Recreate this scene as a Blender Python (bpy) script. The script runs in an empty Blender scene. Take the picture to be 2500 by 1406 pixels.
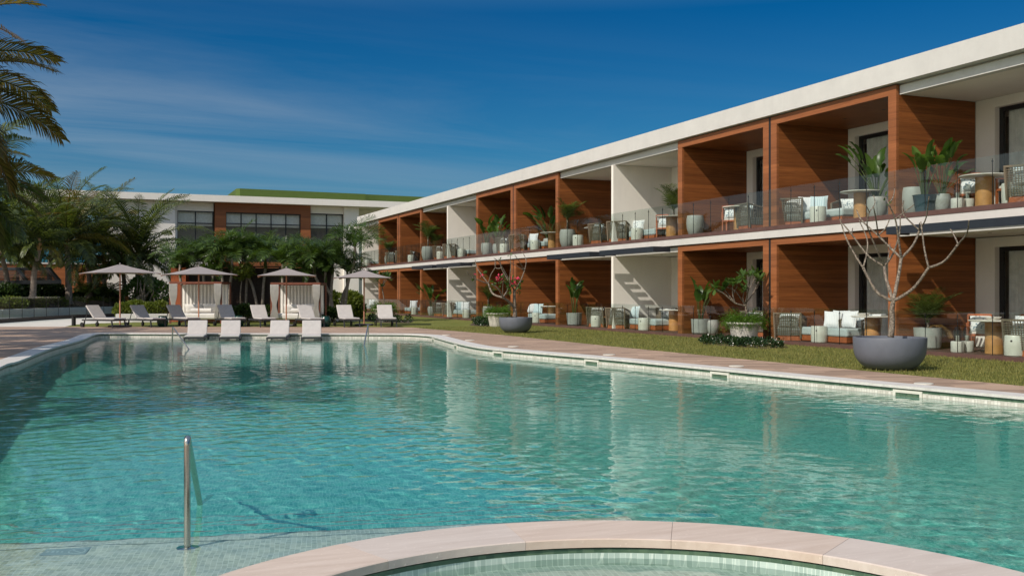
import bpy, bmesh, math, random
import numpy as np
from mathutils import Vector, Matrix
from mathutils.geometry import tessellate_polygon
PI = math.pi
R = math.radians
sc = bpy.context.scene
COL = sc.collection

# ------------------------------------------------------------------ camera frame (2500x1406 photograph)
TH = R(22.57); F_PX = 2430.6; CU = 1250.0; HV = 714.0; CAMZ = 1.48
FW = (math.sin(TH), math.cos(TH)); RT = (math.cos(TH), -math.sin(TH))
def world(r, f): return (f*FW[0]+r*RT[0], f*FW[1]+r*RT[1])
def G(u, v, h=0.0):
    """world x,y of a point of height h seen at pixel u,v"""
    f = (CAMZ-h)*F_PX/(v-HV); return world((u-CU)/F_PX*f, f)
def D(u, f): return world((u-CU)/F_PX*f, f)          # world x,y at forward distance f
def ZH(v, f): return CAMZ+(HV-v)/F_PX*f              # height at forward distance f
def YX(u, X): return X/math.tan(TH+math.atan((u-CU)/F_PX))   # y on the plane x = X
def XY(u, Y): return Y*math.tan(TH+math.atan((u-CU)/F_PX))   # x on the plane y = Y
def ZP(v, x, y): return CAMZ+(HV-v)/F_PX*(x*FW[0]+y*FW[1])

# ------------------------------------------------------------------ mesh builder
class MB:
    def __init__(s): s.v = []; s.f = []
    def add(s, vs, fs):
        b = len(s.v); s.v += [tuple(p) for p in vs]; s.f += [tuple(b+i for i in f) for f in fs]; return s
    def box(s, x0, x1, y0, y1, z0, z1):
        return s.add([(x0,y0,z0),(x1,y0,z0),(x1,y1,z0),(x0,y1,z0),(x0,y0,z1),(x1,y0,z1),(x1,y1,z1),(x0,y1,z1)],
                     [(0,3,2,1),(4,5,6,7),(0,1,5,4),(1,2,6,5),(2,3,7,6),(3,0,4,7)])
    def obox(s, c, d, M=None):
        hx, hy, hz = d[0]/2, d[1]/2, d[2]/2
        M = M or Matrix.Identity(3)
        vs = [Vector(c)+M @ Vector((a*hx, b*hy, e*hz)) for e in (-1,1) for (a,b) in ((-1,-1),(1,-1),(1,1),(-1,1))]
        return s.add(vs, [(0,3,2,1),(4,5,6,7),(0,1,5,4),(1,2,6,5),(2,3,7,6),(3,0,4,7)])
    def bar(s, a, b, w, h, up=(0,0,1)):
        a = Vector(a); b = Vector(b); t = (b-a).normalized(); u = Vector(up)
        sx = t.cross(u)
        if sx.length < 1e-4: sx = t.cross(Vector((1,0,0)))
        sx.normalize(); uz = sx.cross(t)
        vs = [p+sx*(i*w/2)+uz*(j*h/2) for p in (a,b) for (i,j) in ((-1,-1),(1,-1),(1,1),(-1,1))]
        return s.add(vs, [(0,1,2,3),(7,6,5,4),(0,4,5,1),(1,5,6,2),(2,6,7,3),(3,7,4,0)])
    def tube(s, pts, rad, n=8, cap=True):
        pts = [Vector(p) for p in pts]
        if not hasattr(rad, '__len__'): rad = [rad]*len(pts)
        rings = []; prev = None
        for i, p in enumerate(pts):
            t = (pts[min(i+1, len(pts)-1)]-pts[max(i-1, 0)])
            t = t.normalized() if t.length > 1e-9 else Vector((0,0,1))
            if prev is None:
                a = t.cross(Vector((0,0,1)))
                if a.length < 1e-3: a = t.cross(Vector((1,0,0)))
            else:
                a = prev - t*prev.dot(t)
            a.normalize(); prev = a; b = t.cross(a)
            rings.append([p+a*(rad[i]*math.cos(2*PI*k/n))+b*(rad[i]*math.sin(2*PI*k/n)) for k in range(n)])
        vs = [q for r in rings for q in r]; fs = []
        for i in range(len(pts)-1):
            for k in range(n):
                k2 = (k+1) % n
                fs.append((i*n+k, i*n+k2, (i+1)*n+k2, (i+1)*n+k))
        if cap: fs.append(tuple(range(n))[::-1]); fs.append(tuple((len(pts)-1)*n+k for k in range(n)))
        return s.add(vs, fs)
    def lathe(s, prof, n=24, c=(0,0,0), cap=True):
        vs = []; fs = []; m = len(prof)
        for (r, z) in prof:
            for k in range(n):
                a = 2*PI*k/n; vs.append((c[0]+r*math.cos(a), c[1]+r*math.sin(a), c[2]+z))
        for i in range(m-1):
            for k in range(n):
                k2 = (k+1) % n; fs.append((i*n+k, i*n+k2, (i+1)*n+k2, (i+1)*n+k))
        if cap and prof[0][0] > 1e-6: fs.append(tuple(range(n))[::-1])
        if cap and prof[-1][0] > 1e-6: fs.append(tuple((m-1)*n+k for k in range(n)))
        return s.add(vs, fs)
    def prism(s, poly, z0, z1, top=True, bottom=True):
        n = len(poly)
        vs = [(p[0],p[1],z0) for p in poly]+[(p[0],p[1],z1) for p in poly]; fs = []
        tri = tessellate_polygon([[Vector((p[0],p[1],0)) for p in poly]])
        if top: fs += [tuple(i+n for i in t) for t in tri]
        if bottom: fs += [tuple(reversed(t)) for t in tri]
        fs += [(i, (i+1) % n, n+(i+1) % n, n+i) for i in range(n)]
        return s.add(vs, fs)
    def sheet(s, loops, z):
        flat = [p for l in loops for p in l]
        tri = tessellate_polygon([[Vector((p[0],p[1],0)) for p in l] for l in loops])
        out = []
        for t in tri:
            a, b, c = (flat[i] for i in t)
            cr = (b[0]-a[0])*(c[1]-a[1])-(b[1]-a[1])*(c[0]-a[0])
            out.append(t if cr > 0 else (t[0], t[2], t[1]))
        return s.add([(p[0],p[1],z) for p in flat], out)
    def arr(s, V, Fq):
        return s.add(V.tolist(), Fq.tolist())

def mesh_obj(name, mb, mat, parent=None, off=None, smooth=False, bevel=0, recalc=False):
    me = bpy.data.meshes.new(name)
    V = mb.v if off is None else [(p[0]-off[0], p[1]-off[1], p[2]-off[2]) for p in mb.v]
    me.from_pydata(V, [], mb.f)
    if recalc:
        bm = bmesh.new(); bm.from_mesh(me); bmesh.ops.recalc_face_normals(bm, faces=bm.faces); bm.to_mesh(me); bm.free()
    if smooth:
        me.polygons.foreach_set('use_smooth', [True]*len(me.polygons))
        if smooth != 'all':
            me.set_sharp_from_angle(angle=R(38))
    me.materials.append(mat)
    o = bpy.data.objects.new(name, me); COL.objects.link(o)
    if parent: o.parent = parent
    if bevel:
        b = o.modifiers.new('bevel', 'BEVEL'); b.width = bevel; b.segments = 2; b.limit_method = 'ANGLE'
    return o
def tag(o, label, cat, group=None, kind=None):
    if label: o['label'] = label
    if cat: o['category'] = cat
    if group: o['group'] = group
    if kind: o['kind'] = kind
    return o
def empty(name, label, cat, loc=(0,0,0), rz=0, group=None):
    o = bpy.data.objects.new(name, None); COL.objects.link(o); o.empty_display_size = .2
    o.location = loc; o.rotation_euler = (0,0,rz)
    return tag(o, label, cat, group)
def part(root, name, mb, mat, smooth=False, bevel=0, world_=True, **k):
    """child mesh; vertices given in world space when world_ (root not rotated)"""
    return mesh_obj(name, mb, mat, root, tuple(root.location) if world_ else None, smooth, bevel, **k)
def sub(p, name, mb, mat, root=None, **k):
    return mesh_obj(name, mb, mat, p, tuple(root.location) if root else None, **k)
KIDS = {}
def copy_tree(o, parent=None):
    c = o.copy(); COL.objects.link(c)
    if parent: c.parent = parent; c.matrix_parent_inverse = o.matrix_parent_inverse
    for ch in list(o.children): copy_tree(ch, c)
    return c
PROTO = {}
def place(kind, builder, loc, rz, label, cat, group=None, scale=1.0):
    """builder(root) makes the parts at the origin the first time; later calls copy thing and parts"""
    if kind not in PROTO:
        root = empty(kind if isinstance(kind, str) else kind[0], label, cat, (0,0,0), 0, group); builder(root); PROTO[kind] = root
    else:
        root = copy_tree(PROTO[kind])
    root.location = loc; root.rotation_euler = (0,0,rz); root.scale = (scale,)*3
    return tag(root, label, cat, group)

# ------------------------------------------------------------------ materials
def new_mat(name):
    m = bpy.data.materials.new(name); m.use_nodes = True
    nt = m.node_tree; return m, nt, nt.nodes['Principled BSDF'], nt.nodes['Material Output']
def N(nt, t, **k):
    n = nt.nodes.new(t)
    for a, b in k.items(): setattr(n, a, b)
    return n
def L(nt, a, b): nt.links.new(a, b)
def c4(c): return (c[0], c[1], c[2], 1)
def coords(nt, obj=False, scale=(1,1,1), rot=(0,0,0)):
    if obj: out = N(nt, 'ShaderNodeTexCoord').outputs['Object']
    else: out = N(nt, 'ShaderNodeNewGeometry').outputs['Position']
    mp = N(nt, 'ShaderNodeMapping'); mp.inputs['Scale'].default_value = scale; mp.inputs['Rotation'].default_value = rot
    L(nt, out, mp.inputs['Vector']); return mp.outputs[0]
def noise(nt, vec, scale, detail=4, rough=.6, dist=0):
    n = N(nt, 'ShaderNodeTexNoise'); n.inputs['Scale'].default_value = scale; n.inputs['Detail'].default_value = detail
    n.inputs['Roughness'].default_value = rough; n.inputs['Distortion'].default_value = dist
    if vec is not None: L(nt, vec, n.inputs['Vector'])
    return n.outputs[0]
def ramp(nt, fac, stops):
    r = N(nt, 'ShaderNodeValToRGB'); e = r.color_ramp.elements
    while len(e) < len(stops): e.new(.5)
    for i, (p, c) in enumerate(stops): e[i].position = p; e[i].color = c4(c)
    L(nt, fac, r.inputs[0]); return r.outputs[0]
def mixc(nt, a, b, fac, mode='MIX'):
    m = N(nt, 'ShaderNodeMix', data_type='RGBA', blend_type=mode)
    for s, v in ((6, a), (7, b)):
        if isinstance(v, (tuple, list)): m.inputs[s].default_value = c4(v)
        else: L(nt, v, m.inputs[s])
    if isinstance(fac, (int, float)): m.inputs[0].default_value = fac
    else: L(nt, fac, m.inputs[0])
    return m.outputs[2]
def math_(nt, op, a, b=None, c=None):
    m = N(nt, 'ShaderNodeMath', operation=op)
    for i, v in enumerate((a, b, c)):
        if v is None: continue
        if isinstance(v, (int, float)): m.inputs[i].default_value = v
        else: L(nt, v, m.inputs[i])
    return m.outputs[0]
def bump(nt, bs, h, strength=.3, dist=.01):
    b = N(nt, 'ShaderNodeBump'); b.inputs['Strength'].default_value = strength; b.inputs['Distance'].default_value = dist
    L(nt, h, b.inputs['Height']); L(nt, b.outputs[0], bs.inputs['Normal'])
def simple(name, col, rough=.6, var=.12, scale=6, metal=0, spec=.5, bmp=0, obj=True, bscale=40):
    m, nt, bs, _ = new_mat(name)
    v = coords(nt, obj)
    n = noise(nt, v, scale, 5)
    lo = tuple(max(0, x*(1-var)) for x in col); hi = tuple(min(1, x*(1+var)) for x in col)
    L(nt, ramp(nt, n, [(.3, lo), (.7, hi)]), bs.inputs['Base Color'])
    bs.inputs['Roughness'].default_value = rough; bs.inputs['Metallic'].default_value = metal
    bs.inputs['Specular IOR Level'].default_value = spec
    if bmp: bump(nt, bs, noise(nt, v, bscale, 3), bmp, .01)
    return m

def plaster(name, col, var=.06):
    m, nt, bs, _ = new_mat(name)
    v = coords(nt)
    big = noise(nt, v, 1.3, 7, .72)
    streak = noise(nt, coords(nt, scale=(2.2, 2.2, .25)), 1.6, 4, .7)
    c = ramp(nt, big, [(.3, tuple(x*(1-var) for x in col)), (.7, col)])
    c = mixc(nt, c, tuple(x*.86 for x in col), math_(nt, 'MULTIPLY', ramp(nt, streak, [(.52, (0,0,0)), (.8, (1,1,1))]), .55))
    L(nt, c, bs.inputs['Base Color']); bs.inputs['Roughness'].default_value = .85; bs.inputs['Specular IOR Level'].default_value = .2
    bump(nt, bs, noise(nt, v, 35, 4), .25, .008)
    return m
def wood_clad(name, base, dark, pitch=.135, seam=True):
    m, nt, bs, _ = new_mat(name)
    pos = N(nt, 'ShaderNodeNewGeometry').outputs['Position']
    sep = N(nt, 'ShaderNodeSeparateXYZ'); L(nt, pos, sep.inputs[0])
    zz = math_(nt, 'DIVIDE', sep.outputs[2], pitch)
    row = math_(nt, 'FLOOR', zz)
    wn = N(nt, 'ShaderNodeTexWhiteNoise', noise_dimensions='1D'); L(nt, row, wn.inputs['W'])
    # grain stretched along the boards, shifted per board
    cmb = N(nt, 'ShaderNodeCombineXYZ')
    L(nt, math_(nt, 'MULTIPLY', sep.outputs[0], .9), cmb.inputs[0]); L(nt, math_(nt, 'ADD', math_(nt, 'MULTIPLY', sep.outputs[1], .9), math_(nt, 'MULTIPLY', wn.outputs[0], 40)), cmb.inputs[1])
    L(nt, math_(nt, 'MULTIPLY', sep.outputs[2], 22), cmb.inputs[2])
    g = noise(nt, cmb.outputs[0], 1.0, 6, .65, .6)
    c = ramp(nt, g, [(.25, dark), (.5, tuple((a*1.5+b)/2.5 for a, b in zip(base, dark))), (.72, base)])
    tone = math_(nt, 'MULTIPLY_ADD', wn.outputs[0], .42, .76)
    c = mixc(nt, c, (1,1,1), 0)
    hs = N(nt, 'ShaderNodeHueSaturation'); L(nt, c, hs.inputs['Color']); L(nt, tone, hs.inputs['Value'])
    c = hs.outputs[0]
    if seam:
        fr = math_(nt, 'FRACT', zz)
        ln = math_(nt, 'LESS_THAN', fr, .045)
        c = mixc(nt, c, tuple(x*.25 for x in dark), math_(nt, 'MULTIPLY', ln, .5))
    L(nt, c, bs.inputs['Base Color']); bs.inputs['Roughness'].default_value = .5; bs.inputs['Specular IOR Level'].default_value = .3
    bump(nt, bs, g, .15, .004)
    return m
def thin_glass(name, tint=(.9,.96,.94), ior=1.5, rough=0.0):
    m, nt, bs, out = new_mat(name); nt.nodes.remove(bs)
    tr = N(nt, 'ShaderNodeBsdfTransparent'); tr.inputs[0].default_value = c4(tint)
    gl = N(nt, 'ShaderNodeBsdfGlossy'); gl.inputs['Roughness'].default_value = rough
    fr = N(nt, 'ShaderNodeFresnel'); fr.inputs[0].default_value = ior
    gf = N(nt, 'ShaderNodeNewGeometry').outputs['Backfacing']
    fac = math_(nt, 'MULTIPLY', fr.outputs[0], math_(nt, 'SUBTRACT', 1.0, gf))
    mx = N(nt, 'ShaderNodeMixShader'); L(nt, fac, mx.inputs[0]); L(nt, tr.outputs[0], mx.inputs[1]); L(nt, gl.outputs[0], mx.inputs[2])
    L(nt, mx.outputs[0], out.inputs['Surface']); return m
def leaf(name, c1, c2, trans=.35, rough=.45, rnd=False, c3=None):
    m, nt, bs, out = new_mat(name)
    geo = N(nt, 'ShaderNodeNewGeometry')
    n = noise(nt, geo.outputs['Position'], 1.7, 3)
    fac = math_(nt, 'MULTIPLY_ADD', geo.outputs['Random Per Island'], .6, math_(nt, 'MULTIPLY', n, .4))
    c = ramp(nt, fac, [(.15, c1), (.8, c2)])
    if rnd:
        oi = N(nt, 'ShaderNodeObjectInfo')
        rr = ramp(nt, oi.outputs['Random'], [(.86, (0,0,0)), (.98, (1,1,1))])
        c = mixc(nt, c, c3, math_(nt, 'MULTIPLY', rr, math_(nt, 'MULTIPLY_ADD', n, .9, .25)))
    L(nt, c, bs.inputs['Base Color']); bs.inputs['Roughness'].default_value = rough; bs.inputs['Specular IOR Level'].default_value = .35
    t = N(nt, 'ShaderNodeBsdfTranslucent'); L(nt, mixc(nt, c, (1.5,1.6,.7), 1, 'MULTIPLY'), t.inputs[0])
    mx = N(nt, 'ShaderNodeMixShader'); mx.inputs[0].default_value = trans
    L(nt, bs.outputs[0], mx.inputs[1]); L(nt, t.outputs[0], mx.inputs[2]); L(nt, mx.outputs[0], out.inputs['Surface'])
    return m
def mosaic(name, a, b, grout, size=.045, rot=0, wall=False):
    m, nt, bs, _ = new_mat(name)
    pos = N(nt, 'ShaderNodeNewGeometry').outputs['Position']
    mp = N(nt, 'ShaderNodeMapping'); mp.inputs['Rotation'].default_value = (0,0,rot); L(nt, pos, mp.inputs[0])
    sep = N(nt, 'ShaderNodeSeparateXYZ'); L(nt, mp.outputs[0], sep.inputs[0])
    ids = []; gr = None
    for i in range(3):
        q = math_(nt, 'DIVIDE', sep.outputs[i], size)
        ids.append(math_(nt, 'FLOOR', q))
        fr = math_(nt, 'FRACT', q)
        e = math_(nt, 'LESS_THAN', fr, .1)
        if i == 2 and not wall: continue
        if i < 2 and wall:
            if i == 0: continue
        gr = e if gr is None else math_(nt, 'MAXIMUM', gr, e)
    cmb = N(nt, 'ShaderNodeCombineXYZ')
    for i in range(3): 
        if i == 2 and not wall: continue
        L(nt, ids[i], cmb.inputs[i])
    wn = N(nt, 'ShaderNodeTexWhiteNoise', noise_dimensions='3D'); L(nt, cmb.outputs[0], wn.inputs['Vector'])
    big = noise(nt, pos, .7, 4)
    c = ramp(nt, wn.outputs[0], [(.05, a), (.95, b)])
    c = mixc(nt, c, tuple(x*.8 for x in a), math_(nt, 'MULTIPLY', ramp(nt, big, [(.45, (0,0,0)), (.75, (1,1,1))]), .5))
    c = mixc(nt, c, grout, gr)
    L(nt, c, bs.inputs['Base Color']); bs.inputs['Roughness'].default_value = .35
    return m

M = {}
M['white'] = plaster('white plaster', (.84,.79,.715))
M['white2'] = plaster('bright plaster', (.6,.58,.545), .13)
M['ceil'] = plaster('ceiling plaster', (.78,.73,.65), .03)
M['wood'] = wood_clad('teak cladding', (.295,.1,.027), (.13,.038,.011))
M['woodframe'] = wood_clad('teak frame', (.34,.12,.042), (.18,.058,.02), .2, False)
M['trim'] = simple('dark red trim', (.105,.052,.042), .6, .2, 3)
M['darkframe'] = simple('black metal frame', (.012,.012,.014), .4, .2)
M['navy'] = simple('blue black painted steel', (.018,.022,.03), .4, .15)
M['glass'] = thin_glass('balustrade glass', (.915,.952,.942), 1.68)
M['winglass'] = thin_glass('window glass', (.9,.92,.92), 1.5)
M['curtain'] = simple('grey curtain', (.84,.8,.74), .9, .12)
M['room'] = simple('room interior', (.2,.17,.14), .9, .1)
M['post'] = simple('dark bronze post', (.03,.028,.026), .4, .2, metal=.6)
M['steel'] = simple('stainless steel', (.5,.47,.42), .2, .08, metal=1)
M['cream'] = simple('glazed cream ceramic', (.64,.61,.53), .35, .06)
M['palepot'] = simple('pale grey pot', (.36,.355,.325), .6, .1, bmp=.2)
M['bluepot'] = simple('dark blue pot', (.03,.07,.09), .4, .2)
M['greypot'] = simple('slate grey fibre bowl', (.115,.125,.15), .55, .1, 2.5, bmp=.12, bscale=12)
M['urn'] = simple('weathered white stone', (.62,.58,.52), .8, .16, 4, bmp=.35)
M['greenpot'] = simple('dark green glaze', (.006,.04,.03), .12, .2)
M['soil'] = simple('soil', (.07,.045,.03), .95, .4, 20, bmp=.5)
M['oak'] = simple('honey oak', (.5,.24,.08), .5, .2, 5)
M['redwood'] = simple('reddish teak', (.36,.1,.035), .5, .25, 5)
M['travertop'] = simple('stone table top', (.66,.62,.54), .5, .08)
M['aqua'] = simple('pale aqua fabric', (.45,.5,.49), .9, .07, bmp=.2, bscale=150)
M['linen'] = simple('off white linen', (.68,.65,.6), .9, .06, bmp=.25, bscale=120)
M['greyfab'] = simple('grey lounger fabric', (.49,.455,.43), .9, .06, bmp=.2, bscale=150)
M['umbfab'] = simple('taupe umbrella canvas', (.29,.25,.235), .9, .06, bmp=.15, bscale=100)
M['loungeframe'] = simple('anthracite aluminium', (.035,.035,.038), .45, .15)
M['canopywood'] = simple('cabana hardwood', (.17,.05,.024), .55, .25, 4)
M['polewood'] = simple('umbrella pole wood', (.5,.22,.13), .5, .15, 6)
M['slat'] = simple('shade darkened brown slats', (.035,.019,.012), .6, .35, 5)  # dark wood, deepened further so the palms' shade on the screen sits in the colour
M['terracotta'] = plaster('terracotta render', (.3,.085,.035), .15)
M['green'] = plaster('green render', (.085,.13,.03), .12)
M['black'] = simple('matt black', (.01,.01,.01), .5, .1)
M['lantern'] = thin_glass('lantern glass', (.62,.64,.62), 1.6)
def striped(name, a, b, sc_, rot=0, thr=.5):
    m, nt, bs, _ = new_mat(name)
    w = N(nt, 'ShaderNodeTexWave', wave_type='BANDS', bands_direction='X'); w.inputs['Scale'].default_value = sc_; w.inputs['Distortion'].default_value = 1.2
    L(nt, coords(nt, True, rot=(0,0,rot)), w.inputs[0])
    L(nt, ramp(nt, w.outputs[0], [(thr, a), (thr+.12, b)]), bs.inputs['Base Color']); bs.inputs['Roughness'].default_value = .9
    return m
M['cush_white'] = striped('white striped cushion', (.74,.74,.74), (.6,.64,.67), 7, 0, .72)
M['cush_blue'] = striped('pale blue cushion', (.58,.68,.7), (.42,.54,.58), 6, .5)
m, nt, bs, _ = new_mat('patterned cushion')
vo = N(nt, 'ShaderNodeTexVoronoi'); vo.inputs['Scale'].default_value = 16; L(nt, coords(nt, True), vo.inputs['Vector'])
L(nt, ramp(nt, vo.outputs[0], [(.28, (.2,.27,.32)), (.36, (.72,.74,.73))]), bs.inputs['Base Color']); bs.inputs['Roughness'].default_value = .9
M['cush_pat'] = m
m, nt, bs, _ = new_mat('woven rope'); 
ch = N(nt, 'ShaderNodeTexChecker'); ch.inputs['Scale'].default_value = 70; L(nt, coords(nt, True), ch.inputs[0])
ch.inputs[1].default_value = (.21,.165,.11,1); ch.inputs[2].default_value = (.09,.07,.045,1)
L(nt, ch.outputs[0], bs.inputs['Base Color']); bs.inputs['Roughness'].default_value = .85
M['rope'] = m
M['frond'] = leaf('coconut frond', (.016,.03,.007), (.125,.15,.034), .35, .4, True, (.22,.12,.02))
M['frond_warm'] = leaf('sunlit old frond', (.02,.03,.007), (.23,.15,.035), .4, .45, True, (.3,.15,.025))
M['adonidia'] = leaf('glossy palm leaf', (.014,.034,.007), (.1,.16,.03), .35, .3)
M['banana'] = leaf('banana leaf', (.03,.075,.012), (.09,.16,.03), .4, .35)
M['potpalm'] = leaf('areca leaf', (.05,.08,.02), (.12,.16,.045), .35, .45)
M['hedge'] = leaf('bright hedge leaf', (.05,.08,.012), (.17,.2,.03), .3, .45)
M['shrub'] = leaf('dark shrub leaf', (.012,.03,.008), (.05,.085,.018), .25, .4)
M['fern'] = leaf('fern leaf', (.05,.11,.012), (.12,.22,.022), .4, .5)
M['cover'] = leaf('ground cover leaf', (.008,.024,.008), (.03,.06,.018), .2, .25)
M['frangileaf'] = leaf('frangipani leaf', (.03,.07,.015), (.09,.15,.03), .35, .4)
M['straw'] = leaf('dry frond', (.3,.17,.07), (.5,.3,.13), .3, .7)
M['pink'] = simple('pink blossom', (.6,.03,.09), .6, .2)
M['whiteblossom'] = simple('white blossom', (.8,.78,.7), .6, .05)
m, nt, bs, _ = new_mat('pale frangipani bark')
bk = noise(nt, coords(nt, True), 28, 5)
L(nt, ramp(nt, bk, [(.36, (.05,.038,.028)), (.5, (.175,.138,.102)), (.72, (.37,.315,.25))]), bs.inputs['Base Color']); bs.inputs['Roughness'].default_value = .85
bump(nt, bs, bk, .5, .01); M['bark'] = m
m, nt, bs, _ = new_mat('ringed palm trunk')
w = N(nt, 'ShaderNodeTexWave', wave_type='BANDS', bands_direction='Z'); w.inputs['Scale'].default_value = 4.2; w.inputs['Distortion'].default_value = 4; w.inputs['Detail'].default_value = 3
L(nt, coords(nt, True), w.inputs[0])
L(nt, ramp(nt, w.outputs[0], [(.1, (.11,.08,.06)), (.5, (.2,.16,.13)), (.9, (.26,.215,.18))]), bs.inputs['Base Color']); bs.inputs['Roughness'].default_value = .9
bump(nt, bs, w.outputs[0], .35, .015); M['trunk'] = m
M['paletrunk'] = simple('pale grey palm stem', (.27,.225,.18), .85, .35, 9)
# lawn
m, nt, bs, _ = new_mat('lawn')
pv = coords(nt)
n1 = noise(nt, pv, .8, 5, .65); n2 = noise(nt, pv, 26, 4, .7); n3 = noise(nt, coords(nt, scale=(1.5,7,1), rot=(0,0,.35)), 2.2, 4)
c = ramp(nt, n2, [(.28, (.085,.1,.02)), (.5, (.175,.18,.045)), (.75, (.29,.265,.09))])
c = mixc(nt, c, (.11,.135,.025), math_(nt, 'MULTIPLY', ramp(nt, n1, [(.4, (0,0,0)), (.62, (1,1,1))]), .75))
c = mixc(nt, c, (.33,.27,.11), math_(nt, 'MULTIPLY', ramp(nt, n3, [(.55, (0,0,0)), (.78, (1,1,1))]), .55))
L(nt, c, bs.inputs['Base Color']); bs.inputs['Roughness'].default_value = .9; bs.inputs['Specular IOR Level'].default_value = .15
bump(nt, bs, n2, .9, .03); M['lawn'] = m
M['blade'] = leaf('grass blade', (.045,.06,.012), (.31,.28,.085), .3, .6)
# deck boards
m, nt, bs, _ = new_mat('timber look deck')
pos = N(nt, 'ShaderNodeNewGeometry').outputs['Position']
mp = N(nt, 'ShaderNodeMapping'); mp.inputs['Rotation'].default_value = (0,0,R(19)); L(nt, pos, mp.inputs[0])
sep = N(nt, 'ShaderNodeSeparateXYZ'); L(nt, mp.outputs[0], sep.inputs[0])
row = math_(nt, 'FLOOR', math_(nt, 'DIVIDE', sep.outputs[1], .2))
wn = N(nt, 'ShaderNodeTexWhiteNoise', noise_dimensions='1D'); L(nt, row, wn.inputs['W'])
xx = math_(nt, 'ADD', math_(nt, 'DIVIDE', sep.outputs[0], 1.2), math_(nt, 'MULTIPLY', wn.outputs[0], 7))
wn2 = N(nt, 'ShaderNodeTexWhiteNoise', noise_dimensions='2D'); cb = N(nt, 'ShaderNodeCombineXYZ'); L(nt, math_(nt, 'FLOOR', xx), cb.inputs[0]); L(nt, row, cb.inputs[1]); L(nt, cb.outputs[0], wn2.inputs['Vector'])
mp2 = N(nt, 'ShaderNodeMapping'); mp2.inputs['Scale'].default_value = (1.2,26,1); L(nt, mp.outputs[0], mp2.inputs[0])
g = noise(nt, mp2.outputs[0], 1.4, 5, .65)
c = ramp(nt, g, [(.25, (.26,.165,.11)), (.55, (.41,.285,.205)), (.8, (.48,.355,.27))])
hs = N(nt, 'ShaderNodeHueSaturation'); L(nt, c, hs.inputs['Color']); L(nt, math_(nt, 'MULTIPLY_ADD', wn2.outputs[0], .55, .68), hs.inputs['Value'])
gap = math_(nt, 'MAXIMUM', math_(nt, 'LESS_THAN', math_(nt, 'FRACT', math_(nt, 'DIVIDE', sep.outputs[1], .2)), .05), math_(nt, 'LESS_THAN', math_(nt, 'FRACT', xx), .006))
c = mixc(nt, hs.outputs[0], (.1,.06,.045), math_(nt, 'MULTIPLY', gap, .9))
L(nt, c, bs.inputs['Base Color']); bs.inputs['Roughness'].default_value = .75; bs.inputs['Specular IOR Level'].default_value = .3
M['deck'] = m
# travertine
def travertine(name, a, b, joint=0.0):
    m, nt, bs, _ = new_mat(name)
    pos = coords(nt, rot=(0,0,R(14)), scale=(1,7,3))
    g = noise(nt, pos, 1.3, 6, .7, .5)
    c = ramp(nt, g, [(.3, a), (.7, b)])
    pit = noise(nt, coords(nt, scale=(9,30,10)), 3, 3)
    c = mixc(nt, c, tuple(min(1, x*1.25) for x in b), ramp(nt, pit, [(.66, (0,0,0)), (.7, (.8,.8,.8))]))
    L(nt, c, bs.inputs['Base Color']); bs.inputs['Roughness'].default_value = .6; bs.inputs['Specular IOR Level'].default_value = .3
    return m
M['coping'] = travertine('pale stone coping', (.5,.47,.43), (.66,.63,.585))
M['ring'] = travertine('pink travertine', (.5,.385,.305), (.62,.505,.42))
M['ring2'] = travertine('grey pink travertine', (.49,.405,.345), (.6,.515,.45))
M['path'] = simple('cream paving', (.58,.54,.47), .85, .08, 1.2, obj=False)
M['paleband'] = mosaic('pale band mosaic', (.5,.47,.4), (.72,.69,.62), (.38,.36,.32), .05, 0, True)
M['greenband'] = mosaic('green band mosaic', (.05,.1,.06), (.1,.16,.095), (.09,.14,.09), .05, 0, True)
M['pooltile'] = mosaic('sea green mosaic', (.06,.36,.3), (.19,.56,.47), (.28,.62,.53), .034, R(12))
M['poolwall'] = mosaic('sea green wall mosaic', (.13,.32,.27), (.26,.46,.4), (.3,.48,.42), .05, 0, True)
M['shelftile'] = mosaic('sand mosaic', (.42,.44,.36), (.62,.62,.52), (.72,.72,.64), .034, R(12))
M['noseband'] = simple('brown step tile', (.27,.29,.23), .5, .5, 22, obj=False)
M['spatile'] = mosaic('pale green mosaic', (.34,.44,.38), (.5,.6,.53), (.6,.68,.6), .034, R(12))
M['plate'] = simple('grey plate', (.33,.39,.38), .5, .1)
M['platemark'] = simple('pale plate marking', (.47,.54,.53), .5, .1)
m, nt, bs, _ = new_mat('pool water')
bs.inputs['Transmission Weight'].default_value = 1; bs.inputs['Roughness'].default_value = 0; bs.inputs['IOR'].default_value = 1.333
bs.inputs['Base Color'].default_value = (.8,.97,.95,1)
bump(nt, bs, noise(nt, coords(nt, rot=(0,0,R(20)), scale=(1,1.6,1)), 9, 2, .6), .25, .004); M['water'] = m
m, nt, bs, _ = new_mat('spa water')
bs.inputs['Transmission Weight'].default_value = 1; bs.inputs['Roughness'].default_value = 0; bs.inputs['IOR'].default_value = 1.333
bs.inputs['Base Color'].default_value = (.86,.96,.95,1); M['spawater'] = m

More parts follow.
